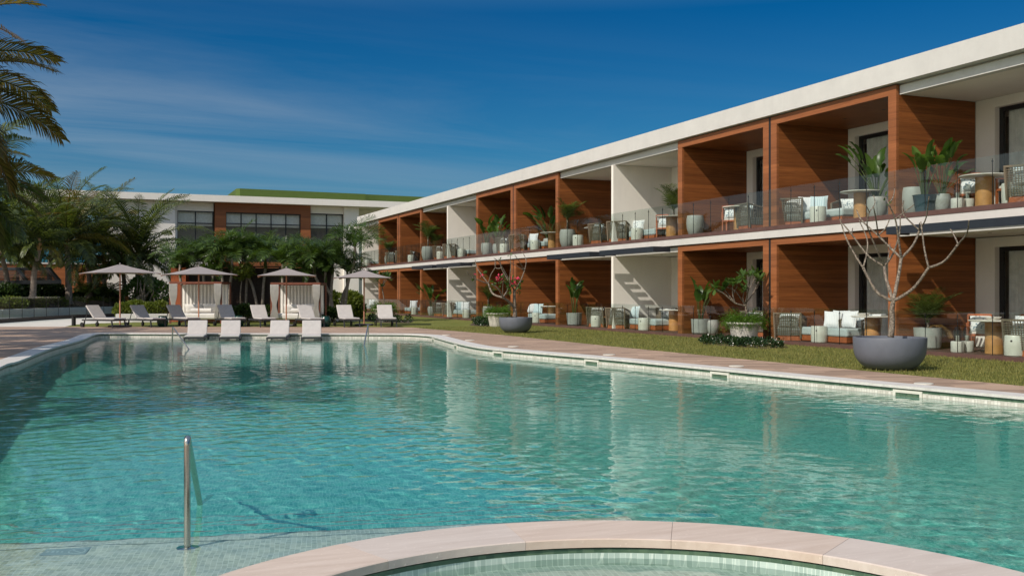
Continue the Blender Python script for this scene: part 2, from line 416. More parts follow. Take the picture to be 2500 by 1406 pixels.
# ================================================================== world, sun, camera
SUN = Vector((-1.0, -.42, .986)).normalized()
w = bpy.data.worlds.new("World"); sc.world = w; w.use_nodes = True
nt = w.node_tree; bg = nt.nodes['Background']
sky = N(nt, 'ShaderNodeTexSky', sky_type='NISHITA'); sky.sun_disc = False
sky.sun_elevation = math.asin(SUN.z); sky.sun_rotation = math.atan2(SUN.x, SUN.y)
sky.altitude = 0; sky.air_density = 1.0; sky.dust_density = .6; sky.ozone_density = 2.5
gen = N(nt, 'ShaderNodeTexCoord').outputs['Generated']
sp = N(nt, 'ShaderNodeSeparateXYZ'); L(nt, gen, sp.inputs[0])
el = sp.outputs[2]
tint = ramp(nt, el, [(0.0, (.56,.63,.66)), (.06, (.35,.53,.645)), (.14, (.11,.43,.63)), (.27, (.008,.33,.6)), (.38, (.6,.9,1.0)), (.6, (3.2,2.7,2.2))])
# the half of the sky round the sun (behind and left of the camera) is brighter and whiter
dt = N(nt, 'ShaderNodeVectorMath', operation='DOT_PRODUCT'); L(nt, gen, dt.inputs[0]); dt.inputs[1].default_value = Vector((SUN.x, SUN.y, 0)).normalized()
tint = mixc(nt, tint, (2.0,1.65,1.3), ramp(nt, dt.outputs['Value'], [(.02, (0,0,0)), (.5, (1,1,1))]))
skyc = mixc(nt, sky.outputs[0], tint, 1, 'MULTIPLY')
# cirrus: noise on a high flat layer
dv = math_(nt, 'ADD', math_(nt, 'MAXIMUM', el, 0), .06)
cb = N(nt, 'ShaderNodeCombineXYZ'); L(nt, math_(nt, 'DIVIDE', sp.outputs[0], dv), cb.inputs[0]); L(nt, math_(nt, 'DIVIDE', sp.outputs[1], dv), cb.inputs[1])
mp = N(nt, 'ShaderNodeMapping'); mp.inputs['Rotation'].default_value = (0,0,R(22)); mp.inputs['Scale'].default_value = (.22,.75,1); mp.inputs['Location'].default_value = (.35,.2,0); L(nt, cb.outputs[0], mp.inputs[0])
c1 = noise(nt, mp.outputs[0], 1.0, 7, .62, .9)
c2 = noise(nt, cb.outputs[0], .12, 2, .5)
cl = ramp(nt, c1, [(.4, (0,0,0)), (.75, (1,1,1))])
# denser to the left of the frame (over the sea) and low down
side = ramp(nt, math_(nt, 'MULTIPLY_ADD', sp.outputs[0], -1.0, .55), [(.0, (.05,.05,.05)), (.45, (.35,.35,.35)), (.8, (1,1,1))])
cl = math_(nt, 'MULTIPLY', cl, side)
low = ramp(nt, el, [(0, (.9,.9,.9)), (.17, (.6,.6,.6)), (.26, (.1,.1,.1))])
cl = math_(nt, 'MINIMUM', math_(nt, 'MULTIPLY', math_(nt, 'MULTIPLY', cl, low), 1.6), .75)
skyc = mixc(nt, skyc, (3.5,4.2,5.0), cl)
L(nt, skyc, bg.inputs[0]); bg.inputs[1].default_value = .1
sl = bpy.data.lights.new('sun', 'SUN'); sl.energy = 4.0; sl.angle = R(.5); sl.color = (1,.93,.83); sl.cycles.is_caustics_light = True
so = bpy.data.objects.new('sun', sl); COL.objects.link(so); so.rotation_euler = SUN.to_track_quat('Z', 'Y').to_euler(); so.location = (-30,-10,40)
cam = bpy.data.cameras.new('camera'); cam.lens = 35; cam.sensor_width = 36; cam.shift_y = 11/2500; cam.clip_end = 5000; cam.clip_start = .05
co = bpy.data.objects.new('camera', cam); COL.objects.link(co); co.location = (0,0,CAMZ); co.rotation_euler = (PI/2,0,-TH); sc.camera = co
sc.view_settings.view_transform = 'Standard'; sc.view_settings.look = 'None'; sc.view_settings.exposure = 0; sc.view_settings.gamma = 1
sc.cycles.max_bounces = 10; sc.cycles.transparent_max_bounces = 24; sc.cycles.sample_clamp_indirect = 6

# ================================================================== pool, deck, lawn
def crom(pts, n=6):
    out = []
    for i in range(len(pts)-1):
        p0 = pts[max(i-1,0)]; p1 = pts[i]; p2 = pts[i+1]; p3 = pts[min(i+2, len(pts)-1)]
        for k in range(n):
            t = k/n
            out.append(tuple(.5*((2*b)+(-a+c)*t+(2*a-5*b+4*c-d)*t*t+(-a+3*b-3*c+d)*t**3) for a, b, c, d in zip(p0,p1,p2,p3)))
    out.append(pts[-1]); return out
def offset(loop, d):
    n = len(loop); out = []
    for i in range(n):
        a = Vector(loop[i-1]); b = Vector(loop[i]); c = Vector(loop[(i+1) % n])
        t1 = (b-a).normalized(); t2 = (c-b).normalized()
        n1 = Vector((t1.y,-t1.x)); n2 = Vector((t2.y,-t2.x)); m = (n1+n2)
        m = m/max(.35, m.length_squared/2) if m.length > .01 else n1
        out.append(tuple(b+m*d))
    return out
right = [(13.6,.6),(12.95,5),(12.08,10.2),(11.44,13.77),(10.58,19.5),(9.95,22.5),(9.55,24.6),(9.58,26.2),(9.9,28.7),(10.3,31.2),(10.5,32.7),(10.2,33.9)]
far = [(10.2,33.9),(9.2,34.6),(3.85,37.06),(1.0,38.6)]
left = [(.35,38.9),(-.1,38.2),(-.5,33.7),(-1.15,29.1),(-1.6,23.9),(-1.82,22),(-2.05,12),(-2.2,.6)]
POOL = crom(right, 6)+crom(far, 4)[1:]+crom(left, 4)          # counter-clockwise
COP = offset(POOL, .42)
WZ = -.15; SHZ = -.41; FLZ = -1.3
# lawn ground with a hole for the pool
big = [(-900,-900),(900,-900),(900,900),(-900,900)]
tag(mesh_obj('lawn_ground', MB().sheet([big, offset(POOL, .3)[::-1]], 0), M['lawn']), None, None, kind='structure')
DECK = [(14.2,-6),(13.72,6),(13.48,11.4),(13.29,16),(13.0,24),(12.95,32.4),(12.2,40.5),(9.5,42.2),(5.9,44.0),(2.3,45.6),(-1.2,47.0),(-4,48.2),(-18,54),(-18,-6)]
tag(mesh_obj('pool_deck', MB().sheet([DECK, offset(POOL, .36)[::-1]], .006), M['deck']), None, None, kind='structure')
def ring_strip(a, b, z0, z1):
    n = len(a); mb = MB()
    vs = [(p[0],p[1],z0) for p in a]+[(p[0],p[1],z1) for p in b]
    return mb.add(vs, [(i, (i+1) % n, n+(i+1) % n, n+i) for i in range(n)])
mb = MB(); inner = offset(POOL, -.035); n = len(POOL)
for (a, za), (b, zb) in zip([(inner,-.03),(inner,.012),(COP,.012),(COP,-.05)], [(inner,.012),(COP,.012),(COP,-.05),(inner,-.03)]):
    vs = [(p[0],p[1],za) for p in a]+[(p[0],p[1],zb) for p in b]
    mb.add(vs, [(i, (i+1) % n, n+(i+1) % n, n+i) for i in range(n)])
tag(mesh_obj('pool_coping', mb, M['coping'], recalc=True), None, None, kind='structure')
# shell of the pool: walls in three bands, floor, near shelf with steps, far tanning ledge
def receiver(o): o.cycles.is_caustics_receiver = True; return o
pool = empty('pool_shell', None, None); pool['kind'] = 'structure'
receiver(part(pool, 'waterline_band', ring_strip(POOL, POOL, -.085, -.02), M['greenband'], recalc=False))
receiver(part(pool, 'pale_tile_band', ring_strip(POOL, POOL, -.34, -.085), M['paleband']))
receiver(part(pool, 'pool_wall', ring_strip(POOL, POOL, FLZ-.05, -.34), M['poolwall']))
receiver(part(pool, 'pool_floor', MB().prism([(-3,-.5),(15,-.5),(15,41),(-3,41)], FLZ-.1, FLZ), M['pooltile']))
def GW(u, v, d):
    """point at depth d under the water seen at u,v through the refracting surface"""
    f = (CAMZ-WZ)*F_PX/(v-HV); t = (u-CU)/F_PX
    ray = Vector(world(t*f, f)); inc = math.atan(ray.length/(CAMZ-WZ)); rr = math.asin(math.sin(inc)/1.333)
    p = ray*(1+d*math.tan(rr)/ray.length); return (p.x, p.y)
edge_px = [(-120,1346),(0,1341),(209,1333.5),(560,1319),(956,1299.6),(1300,1282),(1700,1262)]
e0 = [GW(u, v, WZ-SHZ) for u, v in edge_px]
a = Vector(e0[0]); b = Vector(e0[4]); dr = (b-a).normalized(); nr = Vector((-dr.y, dr.x))
line0 = [tuple(a-dr*4), tuple(a+dr*4.7)]
for k in range(6):
    z = SHZ-.15*k; q0 = Vector(line0[0])+nr*(.3*k); q1 = Vector(line0[1])+nr*(.3*k)
    back0 = q0-nr*(12 if k == 0 else .33); back1 = q1-nr*(12 if k == 0 else .33)
    receiver(part(pool, 'shelf' if k == 0 else 'step', MB().prism([tuple(back0), tuple(back1), tuple(q1), tuple(q0)], FLZ-.05, z), M['shelftile'] if k < 2 else M['pooltile']))
    nb = MB(); 
    nb.bar((q0.x,q0.y,z-.012), (q1.x,q1.y,z-.012), .022, .028)
    receiver(part(pool, 'step_edge', nb, M['noseband']))
# far ledge: offset inwards from the far side
fl = [(10.15,33.75),(9.2,34.55),(3.85,37.0),(.9,38.6),(.3,38.8),(-.1,38.0),(-.25,36.2),(1.6,35.3),(4.4,34.2),(7.2,32.9),(9.3,31.9),(10.3,32.6)]
receiver(part(pool, 'tanning_ledge', MB().prism(fl, FLZ-.05, -.42), M['shelftile']))
fl2 = [(10.2,32.9),(9.2,34.5),(3.85,36.9),(.2,38.5),(-.3,36),(1.5,34.85),(4.3,33.75),(7.0,32.45),(9.2,31.4),(10.3,32.0)]
receiver(part(pool, 'step', MB().prism(fl2, FLZ-.05, -.72), M['pooltile']))
# bench along the right wall under water
inn = offset(POOL, -.38); kk = [i for i, p in enumerate(POOL) if p[0] > 9.2 and 3 < p[1] < 31.5]
poly = [POOL[i] for i in kk]+[inn[i] for i in kk[::-1]]
receiver(part(pool, 'underwater_bench', MB().prism(poly, FLZ-.05, -.5), M['shelftile']))
# water surface with real ripples
rng = np.random.RandomState(4)
WAVES = []
for Lw, a_, cnt in [(2.6,.0005,5),(1.4,.0006,7),(.65,.0006,10),(.36,.00055,14),(.21,.00038,20)]:
    for k in range(cnt):
        th_ = R(64)+rng.randn()*.75; l_ = Lw*rng.uniform(.7,1.35)
        WAVES.append((2*PI/l_*math.cos(th_), 2*PI/l_*math.sin(th_), rng.uniform(0,6.28), a_*rng.uniform(.6,1.3)))
def wave(X, Y, amp=1.0):
    Z = np.zeros_like(X)
    for kx, ky, p, a_ in WAVES: Z += a_*np.sin(kx*X+ky*Y+p)
    gust = .65+.35*np.sin(X*.31+Y*.17+1)*np.sin(Y*.23-X*.11+.4)+.2*np.sin(X*.9+Y*.5)
    return Z*amp*gust*np.interp(Y, [10, 26], [.88, .52])
def grid_obj(name, xs, ys, f, mat, keep=None):
    X, Y = np.meshgrid(xs, ys); Z = f(X, Y); nx, ny = len(xs), len(ys)
    v = np.stack([X,Y,Z], -1).reshape(-1,3)
    i = np.arange(ny-1)[:,None]*nx+np.arange(nx-1)[None]
    q = np.stack([i,i+1,i+nx+1,i+nx], -1).reshape(-1,4)
    if keep is not None:
        cx = v[q].mean(1); q = q[keep(cx[:,0], cx[:,1])]
        used = np.unique(q); mp_ = -np.ones(len(v), int); mp_[used] = np.arange(len(used)); v = v[used]; q = mp_[q]
    me = bpy.data.meshes.new(name); me.vertices.add(len(v)); me.vertices.foreach_set('co', v.ravel())
    me.loops.add(q.size); me.polygons.add(len(q)); me.loops.foreach_set('vertex_index', q.ravel().astype(np.int32))
    me.polygons.foreach_set('loop_start', (np.arange(len(q))*4).astype(np.int32)); me.update(calc_edges=True)
    me.polygons.foreach_set('use_smooth', np.ones(len(q), bool)); me.validate(); me.materials.append(mat)
    o = bpy.data.objects.new(name, me); COL.objects.link(o); return o
SPC = Vector(world(.6, 4.02)); RI, RO = 1.95, 2.44
pp = np.array(POOL+[POOL[0]])
def inside(x, y):
    r = np.zeros(len(x), bool)
    for i in range(len(pp)-1):
        x1, y1 = pp[i]; x2, y2 = pp[i+1]
        cnd = ((y1 > y) != (y2 > y)) & (x < (x2-x1)*(y-y1)/(y2-y1+1e-12)+x1); r ^= cnd
    return r
pp = np.array(offset(POOL, .1)+[offset(POOL, .1)[0]])
wo = grid_obj('pool_water', np.arange(-2.7, 14, .04), np.concatenate([np.arange(.3, 20, .036), np.arange(20, 39.6, .06)]), lambda X, Y: WZ+wave(X, Y), M['water'],
              lambda x, y: inside(x, y) & ((x-SPC.x)**2+(y-SPC.y)**2 > (RO-.2)**2))
wo.cycles.is_caustics_caster = True; tag(wo, None, None, kind='structure')
# the round spa in front
spa = empty('spa_pool', 'round raised spa with pink travertine rim at the near end of the pool', 'spa', (SPC.x, SPC.y, -.41))
def arc(r, z, a0, a1, n): return [(SPC.x+r*math.cos(a0+(a1-a0)*i/n), SPC.y+r*math.sin(a0+(a1-a0)*i/n), z) for i in range(n+1)]
NS = 14
for k in range(NS):
    a0 = 2*PI*k/NS+.1; a1 = 2*PI*(k+1)/NS+.1-.0011; n = 10; mb = MB()
    prof = [(RI,-.052),(RI,-.006),(RI+.008,.0),(RO-.008,.0),(RO,-.006),(RO,-.06)]
    rows = [arc(r, z+.006, a0, a1, n) for r, z in prof]
    vs = [p for r_ in rows for p in r_]; m_ = n+1
    fs = [(i*m_+j, i*m_+j+1, ((i+1) % 6)*m_+j+1, ((i+1) % 6)*m_+j) for i in range(6) for j in range(n)]
    fs += [tuple(i*m_ for i in range(6)), tuple(i*m_+n for i in range(6))[::-1]]
    mb.add(vs, fs); part(spa, 'rim_stone', mb, M['ring'] if k % 3 else M['ring2'], recalc=True)
mb = MB().lathe([(RO-.015,-1.0),(RO-.015,-.056),(RI+.015,-.056),(RI+.015,-.082)], 72, (SPC.x,SPC.y,0), False); receiver(part(spa, 'spa_wall', mb, M['greenband']))
mb = MB().lathe([(RI+.015,-.082),(RI+.01,-.24),(RI-.32,-.245),(RI-.34,-.39),(0,-.4)], 72, (SPC.x,SPC.y,0), False); receiver(part(spa, 'spa_basin', mb, M['spatile'], smooth=True))
ws = grid_obj('spa_water', np.arange(SPC.x-RI-.01, SPC.x+RI+.05, .04), np.arange(SPC.y-RI-.01, SPC.y+RI+.05, .04), lambda X, Y: -.115+wave(X+3, Y*1.1, .8), M['spawater'],
              lambda x, y: (x-SPC.x)**2+(y-SPC.y)**2 < (RI+.03)**2)
ws.cycles.is_caustics_caster = True; tag(ws, None, None, kind='structure')
# path and planting strip
PATHP = [(-30,52)]+[G(u, v) for u, v in [(-160,804),(0,799.5),(158,797.6),(180,792.5),(240,789),(330,787),(480,785),(620,784),(760,783.5),(900,783.5),(900,781.5),(760,781),(620,781),(480,779),(420,774.5),(280,771.5),(175,775),(0,787),(-160,801)]]+[(-30,58)]
tag(mesh_obj('cream_path', MB().sheet([PATHP], .004), M['path']), None, None, kind='structure')
# grass blades on the lawn strip beside the pool (nearest part)
rng = np.random.RandomState(7)
nb_ = 70000
yy = 6.5+34*rng.rand(nb_)**1.6; xx = 13.3+(18.05-13.3)*rng.rand(nb_)
edge = np.interp(yy, [6,11.4,16,24,32.4,40.5], [13.72,13.48,13.29,13.0,12.95,12.2]); xx = edge+.01+(18.03-edge)*rng.rand(nb_)
h = .022+.045*rng.rand(nb_)**1.5; an = rng.rand(nb_)*2*PI; wv = .0045+.004*rng.rand(nb_); ln = (rng.rand(nb_)-.2)*.035; la = rng.rand(nb_)*2*PI
p0 = np.stack([xx-np.cos(an)*wv, yy-np.sin(an)*wv, 0*xx], -1); p1 = np.stack([xx+np.cos(an)*wv, yy+np.sin(an)*wv, 0*xx], -1); p2 = np.stack([xx+np.cos(la)*ln, yy+np.sin(la)*ln, h], -1)
V = np.stack([p0,p1,p2], 1).reshape(-1,3); Fq = np.arange(nb_*3).reshape(-1,3)
tag(mesh_obj('grass', MB().arr(V, Fq), M['blade']), None, None, kind='stuff')

def nearest(u, v):
    """point of the pool wall and its tangent at column u"""
    best = None
    for i in range(len(POOL)-1):
        a = Vector(POOL[i]); b = Vector(POOL[i+1])
        for t in np.linspace(0, 1, 12):
            p = a.lerp(b, t); f = p.x*FW[0]+p.y*FW[1]; r = p.x*RT[0]+p.y*RT[1]
            if f < 1 or p.x < 8: continue
            uu = CU+r/f*F_PX
            if best is None or abs(uu-u) < best[0]: best = (abs(uu-u), p, (b-a).normalized())
    return best[1], best[2]
sk = ['nearest of the white skimmer boxes in the right pool wall', 'white skimmer box in the pool wall below the near urn planter', 'white skimmer box in the pool wall, third from the near end',
      'white skimmer box in the pool wall just past the curved bend', 'small white skimmer box at the curved far corner of the pool', 'farthest small white skimmer box beside the far pool corner']
for (u, wd), lab in zip([(2215,.52),(1758,.52),(1445,.52),(1216,.5),(1113,.42),(1058,.42)], sk):
    p, t = nearest(u, 0); nrm = Vector((-t.y, t.x))
    r = empty('pool_skimmer', lab, 'skimmer', (p.x, p.y, -.155), math.atan2(t.y, t.x), 'skimmers in the pool wall')
    f = MB(); w2 = wd/2; hh = .1; th_ = .045
    f.box(-w2, w2, -.02, .022, hh-th_, hh); f.box(-w2, w2, -.02, .022, -hh, -hh+th_); f.box(-w2, -w2+th_, -.02, .022, -hh+th_, hh-th_); f.box(w2-th_, w2, -.02, .022, -hh+th_, hh-th_)
    receiver(part(r, 'frame', f, M['cream'], world_=False)); receiver(part(r, 'opening', MB().box(-w2+th_, w2-th_, -.01, .006, -hh+th_, hh-th_), M['greenband'], world_=False))
lids = [(2255,938,'nearest'),(1798,895,'second nearest'),(1487,867,'third'),(1253,847,'fourth'),(1147,831.5,'fifth'),(1090,818.5,'sixth')]
for u, v, o_ in lids:
    x, y = G(u, v)
    o = mesh_obj('skimmer_lid', MB().lathe([(.15,.0),(.15,.012),(.14,.016),(.0,.016)], 24), M['cream']); o.location = (x, y, .006)
    tag(o, 'flat round white lid in the deck beside the pool, %s along the right edge' % o_, 'skimmer lid', 'lids in the deck edge')
# depth plate on the shelf
pl = empty('shelf_sign', 'grey rectangular underwater plate with a pale ring mark on the near shelf', 'floor sign', (*GW(160,1345,.25), SHZ), math.atan2(dr.y, dr.x)-R(1))
receiver(part(pl, 'plate', MB().box(-.14,.14,-.075,.075,.002,.008), M['plate'], world_=False))
mk = MB()
for k in range(20):
    a0 = 2*PI*k/20; a1 = 2*PI*(k+1)/20; c_ = (.075,0)
    mk.add([(c_[0]+r*math.cos(q), r*math.sin(q), .0095) for r, q in ((.045,a0),(.055,a0),(.055,a1),(.045,a1))], [(0,1,2,3)])
mk.bar((.043,.033,.0095), (.107,-.033,.0095), .009, .001)
for i in range(4): receiver(part(pl, 'letter_mark', MB().box(-.12+i*.03, -.105+i*.03, -.015, .02, .009, .0095), M['platemark'], world_=False))
receiver(part(pl, 'ring_mark', mk, M['platemark'], world_=False))
# handrails
def rail(base, top, pts, rad, label, flange=True):
    r = empty('handrail', label, 'handrail', base, 0, 'pool handrails')
    path = [base]+pts
    def rnd(P):
        out = [Vector(P[0])]
        for i in range(1, len(P)-1):
            p = Vector(P[i]); a = (Vector(P[i-1])-p).normalized(); b = (Vector(P[i+1])-p).normalized(); d = .07
            for t in [q/6 for q in range(7)]:
                out.append((p+a*d)*(1-t)**2+2*t*(1-t)*p+(p+b*d)*t*t)
        out.append(Vector(P[-1])); return out
    receiver(part(r, 'rail', MB().tube(rnd(path), rad, 16), M['steel'], smooth=True))
    for p in ([base] if flange else []):
        receiver(part(r, 'flange', MB().lathe([(.075,0),(.075,.008),(.03,.02),(0,.02)], 24, tuple(p)), M['steel'], smooth=True))
bx = world(-2.163, 6.63); bt = ZP(1062, *bx)
ex = world(-2.40, 7.66); d3 = Vector((ex[0]-bx[0], ex[1]-bx[1], WZ-bt))
end = Vector((bx[0],bx[1],bt))+d3*2.05
rail((bx[0],bx[1],SHZ), None, [(bx[0],bx[1],bt), tuple(end)], .0215, 'large stainless handrail rising from the near shallow shelf')
b2 = G(421, 851, WZ); t2 = ZP(797, *b2); e2 = G(461, 852.5, WZ)
v2 = Vector((e2[0]-b2[0], e2[1]-b2[1], WZ-t2))
rail((b2[0],b2[1],-.7), None, [(b2[0],b2[1],t2), tuple(Vector((b2[0],b2[1],t2))+v2*1.5)], .021, 'slanted handrail beside the leftmost lounger standing in the pool', False)
b3 = G(899, 838, WZ); t3 = ZP(792, *b3); e3 = G(889, 842.5, WZ); v3 = Vector((e3[0]-b3[0], e3[1]-b3[1], WZ-t3))
rail((b3[0],b3[1],-.7), None, [(b3[0],b3[1],t3), tuple(Vector((b3[0],b3[1],t3))+v3*1.5)], .021, 'slim far handrail in the water right of the four pool loungers', False)

# ================================================================== hotel wing on the right
X0 = 18.13; XB = 20.75; XR = 30.0
YB = [9.4,14.2,19.0,24.0,29.0,33.75,38.5,43.5,48.5,53.25,58.0,63.0,68.0,72.8]
KIND = ['w','w','o','o','w','w','o','o','w','w','o','o','w']       # w = white bay, o = timber framed bay
wing = empty('hotel_wing', 'long white two storey hotel wing with teak framed balconies', 'hotel building', (X0, YB[0], 0))
P_ = lambda name, mb, mat, **k: part(wing, name, mb, mat, **k)
YE = 73.7
P_('parapet', MB().box(X0-.13, XR, YB[0], YE, 6.62, 7.15), M['white2'])
P_('roof_fill', MB().box(X0+.2, XR, YB[0]+.02, YE-.02, 6.36, 6.617), M['ceil'])
P_('slab_band', MB().box(X0-.06, XR-.02, YB[0]+.01, YE-.01, 3.07, 3.285), M['white2'])
P_('balcony_edge', MB().box(X0-.075, XR-.03, YB[0]+.005, YE-.005, 3.288, 3.405), M['trim'])
P_('terrace_edge', MB().box(X0-.075, XR-.03, YB[0]+.005, YE-.005, -.05, .1), M['trim'])
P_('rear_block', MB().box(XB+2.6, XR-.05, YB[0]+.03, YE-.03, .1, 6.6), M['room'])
P_('end_wall', MB().box(X0+.35, XB+2.5, YB[-1]+.02, YE-.04, .1, 6.36), M['white'])
P_('soffit', MB().box(X0+.0, XB+.2, YB[-1]+.3, YE+1.6, 6.25, 6.5), M['white'])
FL = [(.1, 3.05), (3.405, 6.6)]      # floor top, underside of the band above
for i, k in enumerate(KIND):
    y0, y1 = YB[i], YB[i+1]
    for fi, (zf, zc) in enumerate(FL):
        zb = zc-(.19 if fi == 0 else .245)       # underside of the lintel
        # rear wall with a recessed sliding door
        dy0, dy1, dz = y0+.35, y1-.6, zb-.24
        rw = MB(); rw.box(XB, XB+.28, y1-.6, y1-.02, zf+.003, zb); rw.box(XB, XB+.28, y0+.02, dy0, zf+.003, zb); rw.box(XB, XB+.28, dy0, dy1, dz, zb)
        P_('rear_wall', rw, M['white'])
        fr = MB(); tx0, tx1 = XB+.16, XB+.24; fw = .11
        fr.box(tx0, tx1, dy0, dy0+fw, zf+.01, dz); fr.box(tx0, tx1, dy1-fw, dy1, zf+.01, dz); fr.box(tx0, tx1, dy0+fw, dy1-fw, dz-fw, dz); fr.box(tx0, tx1, (dy0+dy1)/2-.05, (dy0+dy1)/2+.05, zf+.01, dz-fw)
        dr_ = P_('sliding_door', fr, M['darkframe'])
        sub(dr_, 'glass_pane', MB().box(XB+.19, XB+.2, dy0+fw, dy1-fw, zf+.02, dz-fw), M['winglass'], wing)
        cu = MB(); nn = 90; vs = []
        for q in range(nn+1):
            yq = dy1-fw-.02-(dy1-dy0-2*fw)*(.62*q/nn); xq = XB+.31+.035*math.sin(q*1.1+i)+.02*math.sin(q*.37)
            vs += [(xq, yq, zf+.03), (xq, yq, dz-.06)]
        cu.add(vs, [(2*q, 2*q+1, 2*q+3, 2*q+2) for q in range(nn)])
        sub(dr_, 'curtain', cu, M['curtain'], wing, smooth='all')
        # ceiling
        xc = X0+.1
        if k == 'o':
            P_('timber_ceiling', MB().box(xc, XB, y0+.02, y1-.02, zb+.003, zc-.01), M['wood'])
            first = KIND[i-1] == 'w'
            a, b = y0+(0 if first else .05), y1-(.05 if first else 0)
            f = MB(); pw = .27
            f.box(X0+.01, X0+.09, a, a+pw, zf+.004, zb); f.box(X0+.01, X0+.09, b-pw, b, zf+.004, zb); f.box(X0+.01, X0+.09, a, b, zb+.001, zc-.012)
            P_('timber_frame', f, M['woodframe'])
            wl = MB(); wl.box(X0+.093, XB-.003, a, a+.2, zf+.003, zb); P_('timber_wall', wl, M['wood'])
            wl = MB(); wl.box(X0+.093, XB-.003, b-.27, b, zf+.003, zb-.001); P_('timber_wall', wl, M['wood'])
            if first: P_('joint_channel', MB().box(X0+.016, X0+.1, y1-.047, y1+.047, zf+.004, zc-.013), M['black'])
        else:
            P_('white_ceiling', MB().box(xc+.25, XB, y0+.003, y1-.003, zb+.02, zc-.01), M['ceil'])
            P_('lintel', MB().box(X0+.12, X0+.34, y0+.003, y1-.003, zb, zc-.03), M['white2'])
            if KIND[min(i+1, len(KIND)-1)] == 'w' or i == len(KIND)-1:
                P_('white_partition', MB().box(X0+.05, XB-.003, y1-.1, y1+.06, zf+.003, zb-.002), M['white'])
        dl = MB()
        for q in (.35, .65): dl.lathe([(.045,0),(.045,.012),(0,.012)], 10, (X0+1.25, y0+(y1-y0)*q, zb-.004+(.02 if k == 'w' else 0)))
        P_('downlight', dl, M['darkframe'])
        # frameless balustrade: panes with gaps, thin posts with clamp knobs
        gp = MB(); np_ = 5; L_ = (y1-y0)/np_; zg = zf-.02; zt = zf+(1.07 if fi else .95); xg = X0-.035
        for q in range(np_): gp.box(xg-.006, xg+.006, y0+q*L_+.008, y0+(q+1)*L_-.008, zg, zt)
        bal = P_('glass_balustrade', gp, M['glass'])
        if i > 0:
            for q in range(1, np_):
                pm = MB(); yq = y0+q*L_; pm.box(xg+.01, xg+.026, yq-.005, yq+.005, zf+.002, zt-.06)
                pm.obox((xg+.02, yq, zt-.12), (.035,.026,.024)); sub(bal, 'post', pm, M['post'], wing)
    if k == 'w':     # pergola canopy over the ground floor terrace
        ya, yb = y0+.35, y1-.46; xa, xb = X0-.74, X0-.068; z0, z1 = 2.86, 3.045
        pg = MB(); pg.box(xa, xa+.06, ya, yb, z0, z1); pg.box(xa+.06, xb, ya, ya+.06, z0, z1); pg.box(xa+.06, xb, yb-.06, yb, z0, z1)
        can = P_('pergola_canopy', pg, M['navy'])
        s_ = MB(); y = ya+.1
        while y < yb-.1: s_.box(xa+.063, xb-.003, y, y+.055, z0+.06, z0+.12); y += .13
        sub(can, 'slats', s_, M['canopywood'], wing)

# ================================================================== building at the back
YF = 82.5
def bxz(u, v, Y=YF): x = XY(u, Y); return x, ZP(v, x, Y)
back = empty('main_building', 'pale two storey building with green roof volume at the back of the pool', 'building', (XY(600, YF), YF, 0))
B_ = lambda name, mb, mat, **k: part(back, name, mb, mat, **k)
xl = XY(262, YF); xr = 44
zt = bxz(563, 481)[1]; zb = bxz(563, 496.5)[1]
B_('roof_band', MB().box(xl-6, xr, YF-1.1, YF+18, zb, zt), M['white'])
xa, xb_, xc_, xd, xe, xf = (XY(u, YF) for u in (427,524,757,838,842,874))
# wall made of pieces round the openings
wz = lambda v, u: bxz(u, v)[1]
w1t, w1b = wz(515,480), wz(640,480); w2t, w2b = wz(521,640), wz(640,640)
W_ = MB(); W_.box(xl, xa, YF-.35, YF+14, -1, zb-.003); B_('wall', W_, M['white'])
W_ = MB(); W_.box(xa, XY(433,YF), YF, YF+.3, -1, zb-.004); W_.box(XY(433,YF), XY(521,YF), YF, YF+.3, w1t, zb-.004); W_.box(XY(433,YF), XY(521,YF), YF, YF+.3, -1, w1b); B_('wall', W_, M['white'])
wp = MB(); x1, x2, x3, x4 = XY(524,YF), XY(551,YF), XY(733,YF), XY(757,YF)
wp.box(x1, x2, YF-.25, YF+.3, w2b-1, zb-.005); wp.box(x3, x4, YF-.25, YF+.3, w2b-1, zb-.005); wp.box(x2, x3, YF-.25, YF+.3, w2t, zb-.005); wp.box(x2, x3, YF-.25, YF+.3, w2b-1, w2b)
B_('timber_panel', wp, M['woodframe'])
B_('wall', MB().box(x1, x4, YF, YF+.3, -1, w2b-1), M['white'])
W_ = MB(); w3t = wz(522,800); W_.box(x4, xd, YF, YF+.3, w3t, zb-.006); B_('wall', W_, M['white']); B_('wall', MB().box(x4, xd, YF, YF+.3, -1, w2b), M['white'])
B_('wall', MB().box(xd, xf, YF-.3, YF+14, -1, zb-.007), M['white'])
B_('wall', MB().box(xf, xr, YF+2, YF+14, -1, zb-.008), M['white'])
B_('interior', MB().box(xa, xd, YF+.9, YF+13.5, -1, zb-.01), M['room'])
def window(x0, x1, z0, z1, nx, zmid, y):
    f = MB(); t = .09
    for q in range(nx+1):
        x = x0+(x1-x0)*q/nx; f.box(max(x0, x-t/2), min(x1, x+t/2), y, y+.1, z0, z1)
    f.box(x0+t/2, x1-t/2, y+.005, y+.095, z1-t, z1-.001); f.box(x0+t/2, x1-t/2, y+.006, y+.094, zmid-.04, zmid+.04); f.box(x0+t/2, x1-t/2, y+.007, y+.093, z0+.001, z0+t)
    wn_ = B_('window', f, M['darkframe'])
    sub(wn_, 'glass_pane', MB().box(x0+.05, x1-.05, y+.04, y+.06, z0+.05, z1-.05), M['winglass'], back)
    sub(wn_, 'blind', MB().box(x0+.06, x1-.06, y+.3, y+.32, zmid-.2, z1), M['curtain'], back)
window(XY(433,YF), XY(521,YF), w1b, w1t, 2, wz(545,480), YF+.05)
window(x2, x3, w2b, w2t, 5, wz(548,640), YF-.1)
window(x4, xd, w2b, w3t, 2, wz(551,800), YF+.05)
